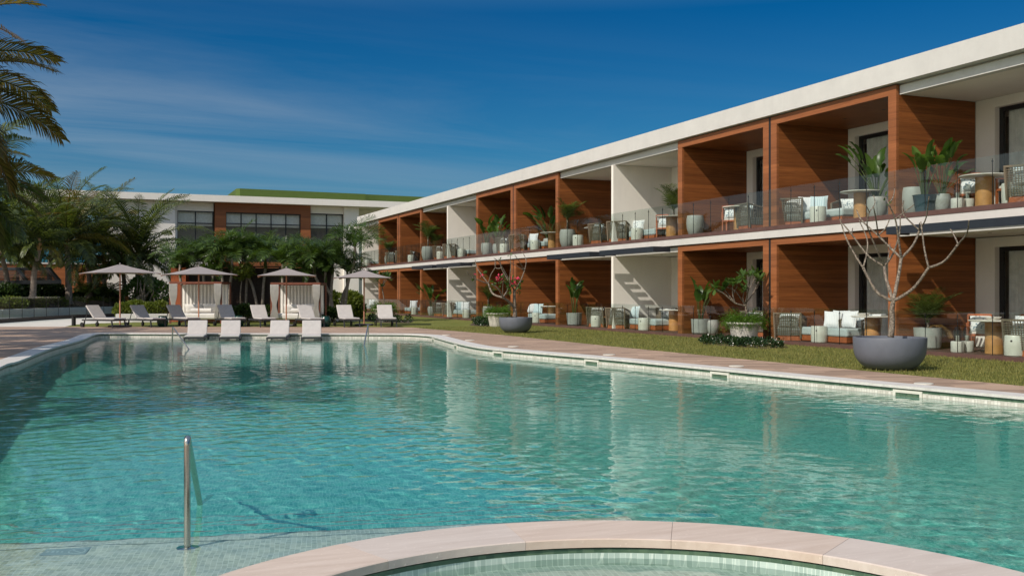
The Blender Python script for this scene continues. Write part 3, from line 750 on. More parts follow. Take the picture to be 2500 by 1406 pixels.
# green roof volume, two curved boxes set back
gy = YF+2.0
def gbox(u0, u1, v0, v1, y, dpt): 
    x0, x1 = XY(u0, y), XY(u1, y); 
    poly = [(x0+.25, y), (x1, y+.6), (x1, y+dpt), (x0, y+dpt), (x0, y+.3)]
    B_('green_roof_volume', MB().prism(poly, zt-.2, ZP(v0, x0, y)), M['green'])
gbox(578, 896, 460, 490, gy, 9); gbox(880, 1100, 474, 490, gy+2.2, 8)
B_('roof_parapet', MB().box(XY(500,gy), XY(575,gy), gy+1, gy+6, zt-.2, ZP(474, XY(540,gy), gy)), M['slat'])
# left terrace with timber band and tinted glass
ty = YF+3; tz = ZP(641, XY(120,ty), ty)
B_('terrace_band', MB().box(-26, xl-.003, ty, ty+9, -1, tz-.12), M['woodframe'])
B_('terrace_floor', MB().box(-26, xl-.003, ty-.1, ty+9, tz-.117, tz), M['white2'])
M['tint'] = thin_glass('blue tinted glass', (.32,.6,.7), 1.6)
gx = -26; ztp = ZP(565, XY(120,ty), ty)
gm = MB()
while gx < xl-.5: gm.box(gx+.02, min(gx+1.6, xl-.05), ty+.05, ty+.07, tz+.003, ztp); gx += 1.62
B_('glass_screen', gm, M['tint'])
def adir(r):
    f = MB(); f.bar((-.3,-.35,.0),(-.3,-.3,.6),.08,.08); f.bar((.3,-.35,.0),(.3,-.3,.6),.08,.08); f.bar((-.3,.35,.0),(-.3,.25,.6),.08,.08); f.bar((.3,.35,.0),(.3,.25,.6),.08,.08)
    f.bar((-.34,-.4,.6),(-.34,.4,.6),.12,.04); f.bar((.34,-.4,.6),(.34,.4,.6),.12,.04); part(r, 'frame', f, M['room'], world_=False)
    s = MB(); s.bar((0,-.4,.42),(0,.25,.3),.55,.05); part(r, 'seat', s, M['room'], world_=False)
    s = MB(); s.bar((0,.22,.3),(0,.5,1.1),.56,.05); part(r, 'backrest', s, M['room'], world_=False)
for q, (u, lab) in enumerate([(28,'leftmost terrace armchair seen behind the blue tinted glass'),(52,'second terrace armchair from the left behind blue tinted glass'),(82,'third terrace armchair behind the blue tinted glass'),(112,'rightmost terrace armchair behind the blue tinted glass')]):
    place('terrace_armchair', adir, (XY(u, ty+1.6), ty+1.6, tz), R(60+40*(q % 3)), lab, 'armchair', 'chairs on the far terrace', 1.15)

# ================================================================== plants: building blocks
rnd = random.Random(11)
def frond_mesh(mb, base, az, el0, el1, length, leaf_len, n=34, rad=.03, droop=.5, w=.035, seed=0, twist=0, curl=0, rach=True, fold=.35, plume=.12):
    """pinnate palm frond: curved rachis with two rows of drooping leaflets"""
    rg = random.Random(seed); p = Vector(base); pts = [p.copy()]; tans = []
    m = 14; a = az
    for i in range(m):
        t = (i+.5)/m; e = el0+(el1-el0)*(t**1.25); a += curl/m
        d = Vector((math.cos(a)*math.cos(e), math.sin(a)*math.cos(e), math.sin(e)))
        p = p+d*(length/m); pts.append(p.copy()); tans.append(d)
    tans.append(tans[-1])
    if rach: mb.tube(pts, [rad*(1-.85*i/m) for i in range(m+1)], 5, False)
    for k in range(n):
        s = .14+.86*(k/(n-1)); x = s*m; i = min(int(x), m-1); fr = x-i
        q = pts[i].lerp(pts[i+1], fr); t = tans[i].lerp(tans[i+1], fr).normalized()
        side = t.cross(Vector((0,0,1))); side = side.normalized() if side.length > 1e-3 else Vector((1,0,0))
        upv = side.cross(t)
        side = (side*math.cos(twist)+upv*math.sin(twist)); upv = side.cross(t)
        ll = leaf_len*(.35+.65*math.sin(PI*min(1, .12+s*.86)**.85))*(1 if s < .93 else .75)
        fwd = .35+.75*s
        for sg in (-1,1):
            l = ll*rg.uniform(.85,1.12)
            d = (side*sg+t*(fwd+rg.uniform(-.08,.08))+upv*(fold+rg.uniform(-plume,plume))).normalized()
            g = Vector((0,0,-1))
            p1 = q+d*(l*.45); d2 = (d+g*droop*rg.uniform(.6,1.4)).normalized(); p2 = p1+d2*(l*.35); d3 = (d2+g*droop*1.2).normalized(); p3 = p2+d3*(l*.28)
            wv = (t*.8+g.cross(d)*.2); wv = wv-d*wv.dot(d); wv = wv.normalized()*(w*rg.uniform(.8,1.15))
            mb.add([q-wv*.5, q+wv*.5, p1+wv, p1-wv, p2+wv*.75, p2-wv*.75, p3], [(0,1,2,3),(3,2,4,5),(5,4,6)])
    return mb
def paddle(mb_stem, mb_leaf, base, az, lean, stem_h, leaf_l, leaf_w, seed, droop=.9, r=.016):
    """banana-like stalk with one big folded blade, its edge torn here and there"""
    rg = random.Random(seed); p = Vector(base); pts = [p.copy()]; m = 6
    e = PI/2-lean*.35
    for i in range(m):
        e -= lean*.65/m
        p = p+Vector((math.cos(az)*math.cos(e), math.sin(az)*math.cos(e), math.sin(e)))*(stem_h/m); pts.append(p.copy())
    mb_stem.tube(pts, [r*(1-.4*i/m) for i in range(m+1)], 6, False)
    n = 10; rows = []
    for i in range(n+1):
        t = i/n
        d = Vector((math.cos(az)*math.cos(e), math.sin(az)*math.cos(e), math.sin(e)))
        side = d.cross(Vector((0,0,1))); side = side.normalized() if side.length > .01 else Vector((1,0,0)); up = side.cross(d)
        ww = leaf_w*(math.sin(PI*(.06+.94*t)**.8)**.7 if t < 1 else 0)
        j = rg.uniform(.82,1.05)
        rows.append((p-side*ww*.5*j+up*ww*.22, p-side*ww*.25*j+up*ww*.17, p.copy(), p+side*ww*.25*j+up*ww*.17, p+side*ww*.5*j+up*ww*.22))
        e -= droop/n*(.4+1.2*t); p = p+d*(leaf_l/n)
    vs = [q for r_ in rows for q in r_]; fs = []
    for i in range(n):
        tear = rg.random() < .18
        for j in range(4):
            if tear and j in (0,): continue
            fs.append((i*5+j, i*5+j+1, (i+1)*5+j+1, (i+1)*5+j))
    mb_leaf.add(vs, fs)
def leaf_cloud(mb, n, centers, size, seed, up=.3, shell=.5):
    """n small bent leaves spread through ellipsoids (cx,cy,cz,rx,ry,rz)"""
    rg = np.random.RandomState(seed); C = np.array(centers, float)
    vol = C[:,3]*C[:,4]*C[:,5]; k = rg.choice(len(C), n, p=vol**.8/np.sum(vol**.8)); c = C[k]
    d = rg.randn(n,3); d /= np.linalg.norm(d, axis=1)[:,None]
    r = rg.rand(n)**(1/3*(1-shell)+.02*shell); r = shell*(.72+.33*rg.rand(n))+(1-shell)*r
    p = c[:,:3]+d*c[:,3:6]*r[:,None]
    ax = d*.8+rg.randn(n,3)*.7+np.array([0,0,up]); ax /= np.linalg.norm(ax, axis=1)[:,None]
    sd = np.cross(ax, rg.randn(n,3)); sd /= np.linalg.norm(sd, axis=1)[:,None]; nrm = np.cross(ax, sd)
    L_ = (size*(.6+.8*rg.rand(n)))[:,None]; W_ = L_*.32
    v = np.stack([p, p+ax*L_*.5+sd*W_+nrm*L_*.06, p+ax*L_-nrm*L_*.12, p+ax*L_*.5-sd*W_+nrm*L_*.06], 1).reshape(-1,3)
    f = np.arange(n*4).reshape(-1,4); mb.arr(v, f); return mb
def spikes(mb, n, c, rx, ry, rz, length, width, seed, droop=.6):
    """fine arching sprays (asparagus fern)"""
    rg = random.Random(seed)
    for i in range(n):
        a = rg.uniform(0, 2*PI); rr = math.sqrt(rg.random()); b = Vector((c[0]+rx*rr*math.cos(a)*.75, c[1]+ry*rr*math.sin(a)*.75, c[2]))
        e = rg.uniform(.2,1.35); l = length*rg.uniform(.55,1.1); d = Vector((math.cos(a)*math.cos(e), math.sin(a)*math.cos(e), math.sin(e))); p = b
        for s in range(6):
            q = p+d*(l/6); sd = d.cross(Vector((0,0,1))).normalized()
            for h in range(3):
                t = rg.random(); o = p.lerp(q, t); dd = (d*.6+Vector((rg.uniform(-1,1),rg.uniform(-1,1),rg.uniform(-.6,.8)))).normalized()*width*rg.uniform(.6,1.3)
                w_ = dd.cross(Vector((rg.uniform(-1,1),rg.uniform(-1,1),1))).normalized()*width*.16
                mb.add([o-w_, o+w_, o+dd], [(0,1,2)])
            p = q; d = (d+Vector((0,0,-droop*.42))).normalized()
    return mb

# ---------------------------------------------------------------- pots
EGG = [(.0,.0),(.2,.0),(.23,.03),(.29,.22),(.31,.4),(.3,.55),(.27,.66),(.245,.66),(.25,.58),(0,.57)]
CYL = [(.0,0),(.26,0),(.3,.04),(.33,.5),(.33,.52),(.3,.52),(.29,.46),(0,.45)]
CONE = [(0,0),(.15,0),(.2,.3),(.21,.31),(.19,.31),(.17,.27),(0,.26)]
def potted(kind, prof, potmat, plant, pscale=1.0):
    def b(r):
        pot = part(r, 'pot', MB().lathe([(x*pscale, z*pscale) for x, z in prof], 28), M[potmat], smooth=True, world_=False)
        top = max(z for x, z in prof)*pscale
        sub(pot, 'soil', MB().lathe([(max(x for x, z in prof)*.78*pscale, top-.05), (0, top-.03)], 20), M['soil'])
        plant(r, top-.06)
    return b
def pl_banana(seed, n=8, h=(.7,1.3), ll=(.55,.8), spread=.6):
    def f(r, z):
        rg = random.Random(seed); st = MB(); lf = MB()
        for i in range(n):
            az = rg.uniform(0, 2*PI); paddle(st, lf, (.05*math.cos(az), .05*math.sin(az), z), az, rg.uniform(.15, spread), rg.uniform(*h), rg.uniform(*ll), rg.uniform(.2,.3), seed*31+i, rg.uniform(.3,1.1))
        part(r, 'stalks', st, M['potpalm'], smooth='all', world_=False); part(r, 'leaves', lf, M['banana'], smooth='all', world_=False)
    return f
def pl_palm(seed, n=11, L_=1.0, leaf_l=.34, stem=.3, dry=False):
    def f(r, z):
        rg = random.Random(seed); lf = MB(); st = MB()
        st.tube([(0,0,z),(.01,0,z+stem*.6),(.0,.01,z+stem)], [.035,.03,.022], 8)
        for i in range(n):
            e0 = rg.uniform(1.0,1.5); frond_mesh(lf, (0,0,z+stem*rg.uniform(.5,1)), 2*PI*i/n+rg.uniform(-.3,.3), e0, e0-rg.uniform(.6,1.5), L_*rg.uniform(.7,1.05), leaf_l, 19, .012, .25, .012, seed*77+i)
        part(r, 'stem', st, M['bark'], smooth='all', world_=False); part(r, 'leaves', lf, M['potpalm'], world_=False)
        if dry:
            dm = MB()
            for i in range(3): frond_mesh(dm, (0,0,z+.05), -.9+.35*i, .35, -1.3, .62, .3, 15, .01, .5, .014, seed+900+i)
            part(r, 'dry_frond', dm, M['straw'], world_=False)
    return f
def pot_only(r, z): pass

# ---------------------------------------------------------------- terrace furniture
def pillow(mb, c, w_, h_, t_, Mx):
    n = 8; 
    def pt(i, j, s):
        u = -1+2*i/n; v = -1+2*j/n
        th_ = t_*.5*(max(0, (1-u**4))*max(0, (1-v**4)))**.55
        pin = 1-.06*(u*u+v*v-2*u*u*v*v)
        return Vector(c)+Mx @ Vector((u*w_/2*pin, s*th_, v*h_/2*pin))
    for s in (-1,1):
        vs = [pt(i, j, s) for j in range(n+1) for i in range(n+1)]
        fs = [(j*(n+1)+i, j*(n+1)+i+1, (j+1)*(n+1)+i+1, (j+1)*(n+1)+i) for j in range(n) for i in range(n)]
        mb.add(vs, fs if s < 0 else [f[::-1] for f in fs])
def b_wicker(r):
    fr = MB(); 
    for s in (-1,1):
        fr.bar((s*.36,-.36,.06),(s*.38,-.44,.78),.045,.05); fr.bar((s*.36,.32,.06),(s*.37,.36,.62),.045,.05); fr.bar((s*.38,-.44,.77),(s*.37,.37,.61),.05,.045)
    fr.bar((-.4,-.44,.78),(.4,-.44,.78),.05,.045)
    part(r, 'frame', fr, M['rope'], world_=False)
    lt = MB()
    for i in range(13):
        x = -.34+.68*i/12; lt.bar((x,-.36,.14),(x*1.05,-.44,.77),.016,.012)
    for j in range(12):
        z = .16+.05*j; lt.bar((-.36,-.36-.08*(z-.14)/.63,z),(.36,-.36-.08*(z-.14)/.63,z),.012,.016)
    for s in (-1,1):
        for i in range(11):
            y = -.36+.68*i/10; lt.bar((s*.36,y,.14),(s*.375,y-.03,.74-.15*i/10),.012,.016)
        for j in range(8):
            z = .17+.052*j; lt.bar((s*.365,-.38,z),(s*.365,.34,z),.012,.014)
    part(r, 'woven_panel', lt, M['rope'], world_=False)
    part(r, 'plinth', MB().box(-.36,.36,-.34,.32,.0,.13), M['redwood'], world_=False)
    part(r, 'seat_cushion', MB().box(-.33,.33,-.3,.32,.135,.36), M['aqua'], bevel=.04, world_=False)
    pm = MB(); pillow(pm, (0,-.24,.56), .6,.46,.2, Matrix.Rotation(R(-14),3,'X')); part(r, 'back_cushion', pm, M['cush_pat'], smooth='all', world_=False)
def b_stool(r):
    part(r, 'body', MB().lathe([(0,0),(.2,0),(.215,.015),(.225,.2),(.222,.43),(.21,.45),(0,.455)], 28), M['cream'], smooth=True, world_=False)
    part(r, 'hand_hole', MB().lathe([(0,0),(.022,0),(.022,.01),(0,.01)], 12).__class__().tube([(-.17,-.135,.33),(-.1785,-.1418,.33)], .022, 12), M['black'], world_=False)
def b_daybed(r):
    part(r, 'base', MB().box(-.42,.42,-.93,.93,.02,.17), M['redwood'], world_=False)
    part(r, 'mattress', MB().box(-.44,.44,-.95,.95,.175,.4), M['aqua'], bevel=.05, world_=False)
def b_table(r):
    part(r, 'pedestal', MB().lathe([(0,0),(.2,0),(.2,.715),(0,.715)], 28), M['oak'], smooth=True, world_=False)
    part(r, 'table_top', MB().lathe([(0,.716),(.5,.72),(.55,.735),(.55,.75),(.54,.756),(0,.756)], 36), M['travertop'], smooth=True, world_=False)
def b_chair(r):
    for sx in (-1,1):
        part(r, 'leg', MB().bar((sx*.27,-.26,0),(sx*.27,-.25,.64),.05,.045), M['redwood'], world_=False)
        part(r, 'leg', MB().bar((sx*.27,.25,0),(sx*.27,.25,.66),.05,.045), M['redwood'], world_=False)
        part(r, 'armrest', MB().bar((sx*.27,-.28,.655),(sx*.27,.28,.655),.06,.03), M['redwood'], world_=False)
    fr = MB(); fr.bar((-.245,-.25,.39),(.245,-.25,.39),.04,.05); fr.bar((-.245,.25,.39),(.245,.25,.39),.04,.05); fr.box(-.245,.245,-.225,.225,.375,.405); part(r, 'seat', fr, M['redwood'], world_=False)
    part(r, 'seat_cushion', MB().box(-.24,.24,-.23,.24,.41,.48), M['linen'], bevel=.02, world_=False)
    bk = MB(); bk.bar((-.25,-.27,.5),(-.25,-.33,.86),.035,.04); bk.bar((.25,-.27,.5),(.25,-.33,.86),.035,.04); bk.bar((-.25,-.33,.86),(.25,-.33,.86),.04,.05); part(r, 'backrest', bk, M['redwood'], world_=False)
    pm = MB(); pillow(pm, (0,-.2,.66), .46,.4,.14, Matrix.Rotation(R(-10),3,'X')); part(r, 'back_cushion', pm, M['cush_pat'], smooth='all', world_=False)
def mk_pillow(mat):
    def b(r):
        pm = MB(); pillow(pm, (0,0,.24), .5,.48,.19, Matrix.Identity(3)); part(r, 'cover', pm, M[mat], smooth='all', world_=False)
    return b
def b_lantern(r):
    part(r, 'base', MB().lathe([(0,0),(.14,0),(.15,.02),(.15,.23),(.14,.25),(0,.25)], 24), M['urn'], smooth=True, world_=False)
    part(r, 'glass_dome', MB().lathe([(.085,.251),(.085,.5),(.075,.55),(.045,.59),(0,.6)], 20), M['lantern'], smooth=True, world_=False)
    part(r, 'candle', MB().lathe([(0,.252),(.04,.252),(.04,.38),(0,.385)], 14), M['linen'], smooth=True, world_=False)
def b_bowl(r):
    part(r, 'bowl', MB().lathe([(0,0),(.1,0),(.16,.05),(.175,.07),(.165,.07),(.1,.018),(0,.015)], 24), M['linen'], smooth=True, world_=False)
def b_napkin(r):
    part(r, 'cloth', MB().box(-.17,.17,-.12,.12,0,.05), M['cush_white'], bevel=.02, world_=False)

ORD = ['nearest','second','third','fourth','fifth','sixth','seventh','eighth','ninth','tenth','eleventh','twelfth']
def bayname(fl, bay): return '%s %s bay from the right' % ('first' if bay == 0 else ORD[bay], 'upper' if fl else 'ground')
ZFL = (.103, 3.408)
USED = {}
def T(kind, b, fl, bay, u, X, rz, lab, cat, group, dz=0, scale=1.0):
    key = (lab, fl, bay); USED[key] = USED.get(key, 0)+1
    assert USED[key] == 1, key
    return place(kind, b, (X, YX(u, X), ZFL[fl]+dz), rz, '%s, %s' % (lab, bayname(fl, bay)), cat, group, scale)
def wick(fl, bay, u, X, rz, lab='woven rope armchair seen from behind'): return T('rope_armchair', b_wicker, fl, bay, u, X, R(rz), lab, 'armchair', 'rope armchairs on the balconies')
def stool(fl, bay, u, X=18.55, lab='round cream ceramic side stool'): return T('ceramic_stool', b_stool, fl, bay, u, X, R(rnd.uniform(-20,20)), lab, 'stool', 'ceramic stools on the balconies')
def bed(fl, bay, u, X=19.0, rz=0, lab='pale aqua daybed on timber base'): return T('daybed', b_daybed, fl, bay, u, X, R(rz), lab, 'daybed', 'aqua daybeds on the balconies')
def table(fl, bay, u, X=18.85, lab='round stone topped table on oak pedestal'): return T('round_table', b_table, fl, bay, u, X, 0, lab, 'table', 'round tables on the balconies')
def wchair(fl, bay, u, X, rz, lab='reddish teak dining armchair'): return T('dining_chair', b_chair, fl, bay, u, X, R(rz), lab, 'chair', 'teak dining chairs on the balconies')
def cush(fl, bay, u, X, mat, lab, rz=-35, z=.4): 
    o = T(('throw_cushion', mat), mk_pillow('cush_'+mat), fl, bay, u, X, R(rz), lab, 'cushion', 'cushions on the daybeds', dz=z-.005)
    o.rotation_euler = (R(-16), 0, R(rz)); o.name = 'throw_cushion'; return o
def plant(kind, b, fl, bay, u, X, lab, rz=0, scale=1.0):
    o = T(kind, b, fl, bay, u, X, R(rz), lab, 'potted plant', None, 0, scale); o.name = kind.rstrip('0123456789_'); return o
PB = {k: potted('p', EGG, 'palepot', pl_banana(k, 14, (.55,1.25), (.4,.66), .9), .82) for k in (1,2,3)}
PB4 = potted('p', CYL, 'palepot', pl_banana(4, 9, (.6,1.0), (.4,.62), .6), .95)
PP = {k: potted('p', EGG, 'palepot', pl_palm(k, 12, 1.05, .36, .55)) for k in (5,6)}
PPd = potted('p', CYL, 'palepot', pl_palm(8, 13, 1.05, .42, .2, True), 1.0)
PS = potted('p', CONE, 'bluepot', pl_banana(9, 11, (.55,1.05), (.4,.6), .9), 1.35)
PE = potted('p', EGG, 'palepot', pot_only)

# upper floor (1) ---------------------------------------------------------
f = 1
plant('empty_pot', PE, f, 0, 2231, 18.62, 'empty pale grey egg shaped pot'); plant('potted_banana_9', PS, f, 0, 2257, 18.42, 'small dark blue pot with banana plant', 40)
plant('potted_banana_3', PB[3], f, 0, 2300, 18.75, 'pale pot with leafy banana plant behind the blue pot', 10, .8)
T('storm_lantern', b_lantern, f, 0, 2338, 18.4, 0, 'glass domed lantern on cream base', 'lantern', 'lanterns on the terraces'); T('storm_lantern', b_lantern, f, 0, 2362, 18.7, 0, 'second glass lantern half hidden behind the first', 'lantern', 'lanterns on the terraces')
table(f, 0, 2404, 18.8); wchair(f, 0, 2374, 19.3, -60, 'teak dining armchair left of the round table'); wchair(f, 0, 2476, 19.0, 70, 'teak dining armchair right of the round table')
stool(f, 0, 2472, 18.42); wick(f, 0, 2518, 18.6, -70, 'rope armchair cut off by the picture edge')
wick(f, 1, 1928, 18.75, -42, 'rope armchair with patterned cushion seen from behind'); stool(f, 1, 1997, 18.45); bed(f, 1, 2030, 19.3); wick(f, 1, 2072, 19.9, 120, 'rope armchair at the far end of the daybed')
table(f, 1, 2103, 18.75); plant('potted_banana_1', PB[1], f, 1, 2141, 18.85, 'tall banana plant in pale pot', 100, 1.05)
cush(f, 1, 1972, 19.0, 'white', 'large white cushion', -30); cush(f, 1, 1998, 19.15, 'blue', 'pale blue cushion', -50); cush(f, 1, 1950, 19.2, 'pat', 'patterned cushion behind the armchair', -20)
plant('empty_pot', PE, f, 2, 1697, 18.6, 'empty pale egg shaped pot'); table(f, 2, 1807, 18.6); wchair(f, 2, 1789, 19.1, -50); wick(f, 2, 1841, 18.7, -95, 'rope armchair with patterned cushions')
wick(f, 3, 1513, 18.6, -45); stool(f, 3, 1555, 18.45); bed(f, 3, 1590, 19.1); cush(f, 3, 1520, 19.1, 'blue', 'pale blue cushion', -25); cush(f, 3, 1540, 19.0, 'white', 'tall white cushion', -40); cush(f, 3, 1556, 19.1, 'pat', 'patterned cushion', -55)
table(f, 3, 1640, 18.7); wchair(f, 3, 1628, 19.1, -60); plant('potted_palm_5', PP[5], f, 3, 1645, 19.3, 'areca palm in pale pot behind the round table', 50, 1.1)
plant('potted_palm_6', PP[6], f, 4, 1385, 18.55, 'slender areca palm in pale pot', 20, 1.15); plant('potted_palm_5', PP[5], f, 4, 1404, 19.1, 'shorter areca palm behind the tall one', 200, .9); stool(f, 4, 1411, 18.4)
wick(f, 4, 1472, 18.55, -80, 'rope armchair beside the white partition'); table(f, 4, 1458, 19.1)
wick(f, 5, 1271, 18.55, -50); stool(f, 5, 1306, 18.4); bed(f, 5, 1328, 19.1); cush(f, 5, 1288, 18.9, 'blue', 'pale blue cushion', -30); cush(f, 5, 1300, 18.9, 'white', 'white cushion', -50); table(f, 5, 1348, 18.8); plant('potted_banana_2', PB[2], f, 5, 1340, 19.5, 'banana plant in pale pot beside the post', 15, 1.1)
plant('potted_banana_1', PB[1], f, 6, 1188, 18.55, 'large banana plant in pale pot', 40, 1.15); plant('potted_banana_3', PB[3], f, 6, 1214, 18.6, 'smaller banana plant in pale pot', 130, .95); stool(f, 6, 1231, 18.4); wick(f, 6, 1239, 18.8, -80)
wick(f, 7, 1104, 18.55, -45); stool(f, 7, 1127, 18.4); bed(f, 7, 1146, 19.1); cush(f, 7, 1109, 19.0, 'pat', 'patterned cushion', -20); cush(f, 7, 1117, 18.9, 'white', 'white cushion', -35); cush(f, 7, 1124, 19.0, 'blue', 'pale blue cushion', -50)
plant('potted_palm_6', PP[6], f, 8, 1045, 18.5, 'tall areca palm in pale pot', 80, 1.3); plant('potted_palm_5', PP[5], f, 8, 1064, 19.0, 'bushy areca palm in pale pot', 10, .95); stool(f, 8, 1075, 18.4); wick(f, 8, 1080, 18.7, -70)
wick(f, 9, 985, 18.6, -40, 'rope armchair'); wick(f, 9, 1011, 19.2, -70, 'second rope armchair further back'); stool(f, 9, 1004, 18.4)
plant('potted_palm_5', PP[5], f, 10, 935, 18.5, 'areca palm in pale pot', 60, 1.2); plant('potted_palm_6', PP[6], f, 10, 949, 18.7, 'second areca palm in smaller pale pot', 10, .95); wick(f, 10, 962, 18.6, -60)
wick(f, 11, 899, 18.9, -40); stool(f, 11, 897, 18.4); bed(f, 11, 911, 19.1)
# ground floor (0) ---------------------------------------------------------
f = 0
plant('potted_palm_8', PPd, f, 0, 2265, 18.75, 'spiky areca palm with dry frond in wide pale pot', 15); T('storm_lantern', b_lantern, f, 0, 2338, 18.38, 0, 'glass domed lantern on cream base', 'lantern', 'lanterns on the terraces'); T('storm_lantern', b_lantern, f, 0, 2361, 18.7, 0, 'second glass lantern behind the first', 'lantern', 'lanterns on the terraces')
t_ = table(f, 0, 2428, 18.7); wchair(f, 0, 2397, 19.1, -55, 'teak dining armchair left of the round table'); wchair(f, 0, 2474, 19.1, 70, 'teak dining armchair right of the round table'); stool(f, 0, 2478, 18.4); wick(f, 0, 2515, 18.7, -75, 'rope armchair at the picture edge')
def ontable(t, kind, b, dx, dy, lab, cat, rz=0): return place(kind, b, (t.location.x+dx, t.location.y+dy, t.location.z+.757), rz, lab, cat, 'things on the tables')
ontable(t_, 'serving_bowl', b_bowl, -.1, -.05, 'cream bowl on the round table of the nearest ground floor terrace', 'bowl')
wick(f, 1, 1930, 18.6, -50, 'wide rope armchair seen from behind'); bed(f, 1, 2040, 19.0); stool(f, 1, 2000, 18.42)
cush(f, 1, 2032, 18.85, 'white', 'front white striped cushion', -55, .4); cush(f, 1, 2050, 19.1, 'white', 'middle white striped cushion', -65, .42); cush(f, 1, 2070, 19.0, 'white', 'rear white striped cushion', -80, .42); wick(f, 1, 2098, 19.3, 100, 'rope armchair behind the striped cushions')
t_ = table(f, 1, 2130, 18.9); ontable(t_, 'serving_bowl', b_bowl, -.2, .1, 'cream bowl on the table left of the near bare tree trunk', 'bowl'); ontable(t_, 'folded_napkins', b_napkin, .1, -.15, 'folded striped napkins beside the cream bowl behind the near tree', 'napkins', .4)
plant('potted_banana_4', PB4, f, 2, 1710, 18.6, 'banana plant with upright torn leaves in pale tub', 0, 1.0); plant('empty_pot', PE, f, 2, 1740, 18.9, 'small empty pale pot', 0, .7); table(f, 2, 1680, 19.6); wick(f, 2, 1850, 19.3, -60)
wick(f, 3, 1512, 18.55, -50); bed(f, 3, 1592, 19.0); stool(f, 3, 1573, 18.42); cush(f, 3, 1520, 19.0, 'pat', 'patterned cushion', -30); cush(f, 3, 1533, 19.0, 'white', 'white cushion', -50); cush(f, 3, 1545, 19.0, 'blue', 'pale blue cushion', -60); wick(f, 3, 1632, 19.9, 160, 'rope armchair facing out with striped shadow'); table(f, 3, 1646, 19.3)
plant('potted_banana_4', PB4, f, 4, 1402, 18.55, 'banana plant with upright leaves in pale tub', 60, 1.05); wick(f, 4, 1466, 18.7, -60); stool(f, 4, 1456, 18.42); table(f, 4, 1478, 19.2)
bed(f, 5, 1330, 18.9); stool(f, 5, 1310, 18.42); cush(f, 5, 1282, 18.9, 'pat', 'patterned cushion', -30); cush(f, 5, 1297, 18.9, 'white', 'white cushion', -40); cush(f, 5, 1312, 18.9, 'blue', 'pale blue cushion', -55); wick(f, 5, 1268, 18.8, -50); table(f, 5, 1347, 19.4)
plant('empty_pot', PE, f, 6, 1182, 18.6, 'pale egg shaped pot half hidden by the urn', 0, .9); plant('potted_palm_6', PP[6], f, 6, 1192, 18.7, 'areca palm standing behind the urn planter', 120, 1.0)
wick(f, 7, 1103, 18.55, -50); bed(f, 7, 1138, 18.9); stool(f, 7, 1139, 18.35); cush(f, 7, 1109, 18.9, 'white', 'left white cushion', -20); cush(f, 7, 1121, 18.8, 'blue', 'pale blue middle cushion', -25); cush(f, 7, 1136, 18.8, 'white', 'right white cushion', -30)
plant('potted_banana_1', PB[1], f, 8, 1054, 18.5, 'banana plant with green leaves in pale pot', 150, 1.0); plant('potted_palm_5', PP[5], f, 8, 1036, 19.1, 'areca palm at the timber post', 30, 1.0); wick(f, 8, 1080, 18.7, -60)
bed(f, 9, 1005, 18.9); cush(f, 9, 987, 18.8, 'white', 'left white cushion', -25); cush(f, 9, 998, 18.8, 'blue', 'pale blue cushion', -25); cush(f, 9, 1009, 18.8, 'white', 'right white cushion', -35); stool(f, 9, 1012, 18.4)
bed(f, 11, 905, 18.9); cush(f, 11, 899, 18.7, 'pat', 'patterned cushion', -25); cush(f, 11, 908, 18.7, 'white', 'white cushion', -35)

# ================================================================== lawn planters
def smooth_path(pts, n=5): return [Vector(p) for p in crom([tuple(p) for p in pts], n)]
def tree_from_px(root, f0, trunk_px, branches, zoom, r0, seed, name_t='trunk', depth_amp=.8):
    """branching tree traced as connected limbs; every limb leans its own way in depth"""
    rg = random.Random(seed); X_, Y_, S_ = zoom
    def pt(p, off):
        u = X_+p[0]*S_; v = Y_+p[1]*S_; f_ = f0+off; x, y = D(u, f_); return Vector((x, y, ZH(v, f_)))
    tk = MB(); pts = [pt(p, 0) for p in trunk_px]; sp_ = smooth_path(pts, 5)
    tk.tube(sp_, [r0*(1.15-.35*i/(len(sp_)-1)) for i in range(len(sp_))], 10); part(root, name_t, tk, M['bark'], smooth='all')
    ends = []
    offs = {}
    for bi, (path, rs, re) in enumerate(branches):
        o0 = offs.get(tuple(path[0]), 0); slope = rg.uniform(-1,1)*depth_amp; L_ = len(path)-1
        P = []
        for i, p in enumerate(path):
            o_ = o0+slope*i/L_; offs.setdefault(tuple(p), o_); P.append(pt(p, offs[tuple(p)]))
        S = smooth_path(P, 5); m_ = len(S)-1
        b = MB().tube(S, [rs+(re-rs)*i/m_ for i in range(m_+1)], 8); part(root, 'branch', b, M['bark'], smooth='all')
        ends.append((S[-1], (S[-1]-S[-3]).normalized()))
    return ends
def rosette(mb, p, d, n, l, w_, seed, droop=.5):
    rg = random.Random(seed)
    for i in range(n):
        a = 2*PI*i/n+rg.uniform(-.3,.3); sd = d.cross(Vector((.3,.1,1))).normalized(); up = sd.cross(d)
        o = (d*rg.uniform(.2,.9)+sd*math.cos(a)+up*math.sin(a)).normalized(); L_ = l*rg.uniform(.7,1.15); wv = o.cross(Vector((0,0,1)))
        wv = (wv.normalized() if wv.length > .01 else sd)*w_
        p1 = p+o*L_*.35; p2 = p1+(o+Vector((0,0,-droop*.5))).normalized()*L_*.35; p3 = p2+(o+Vector((0,0,-droop))).normalized()*L_*.3
        mb.add([p, p1+wv*.7, p1-wv*.7, p2+wv, p2-wv, p3], [(0,1,2),(2,1,3,4),(4,3,5)])
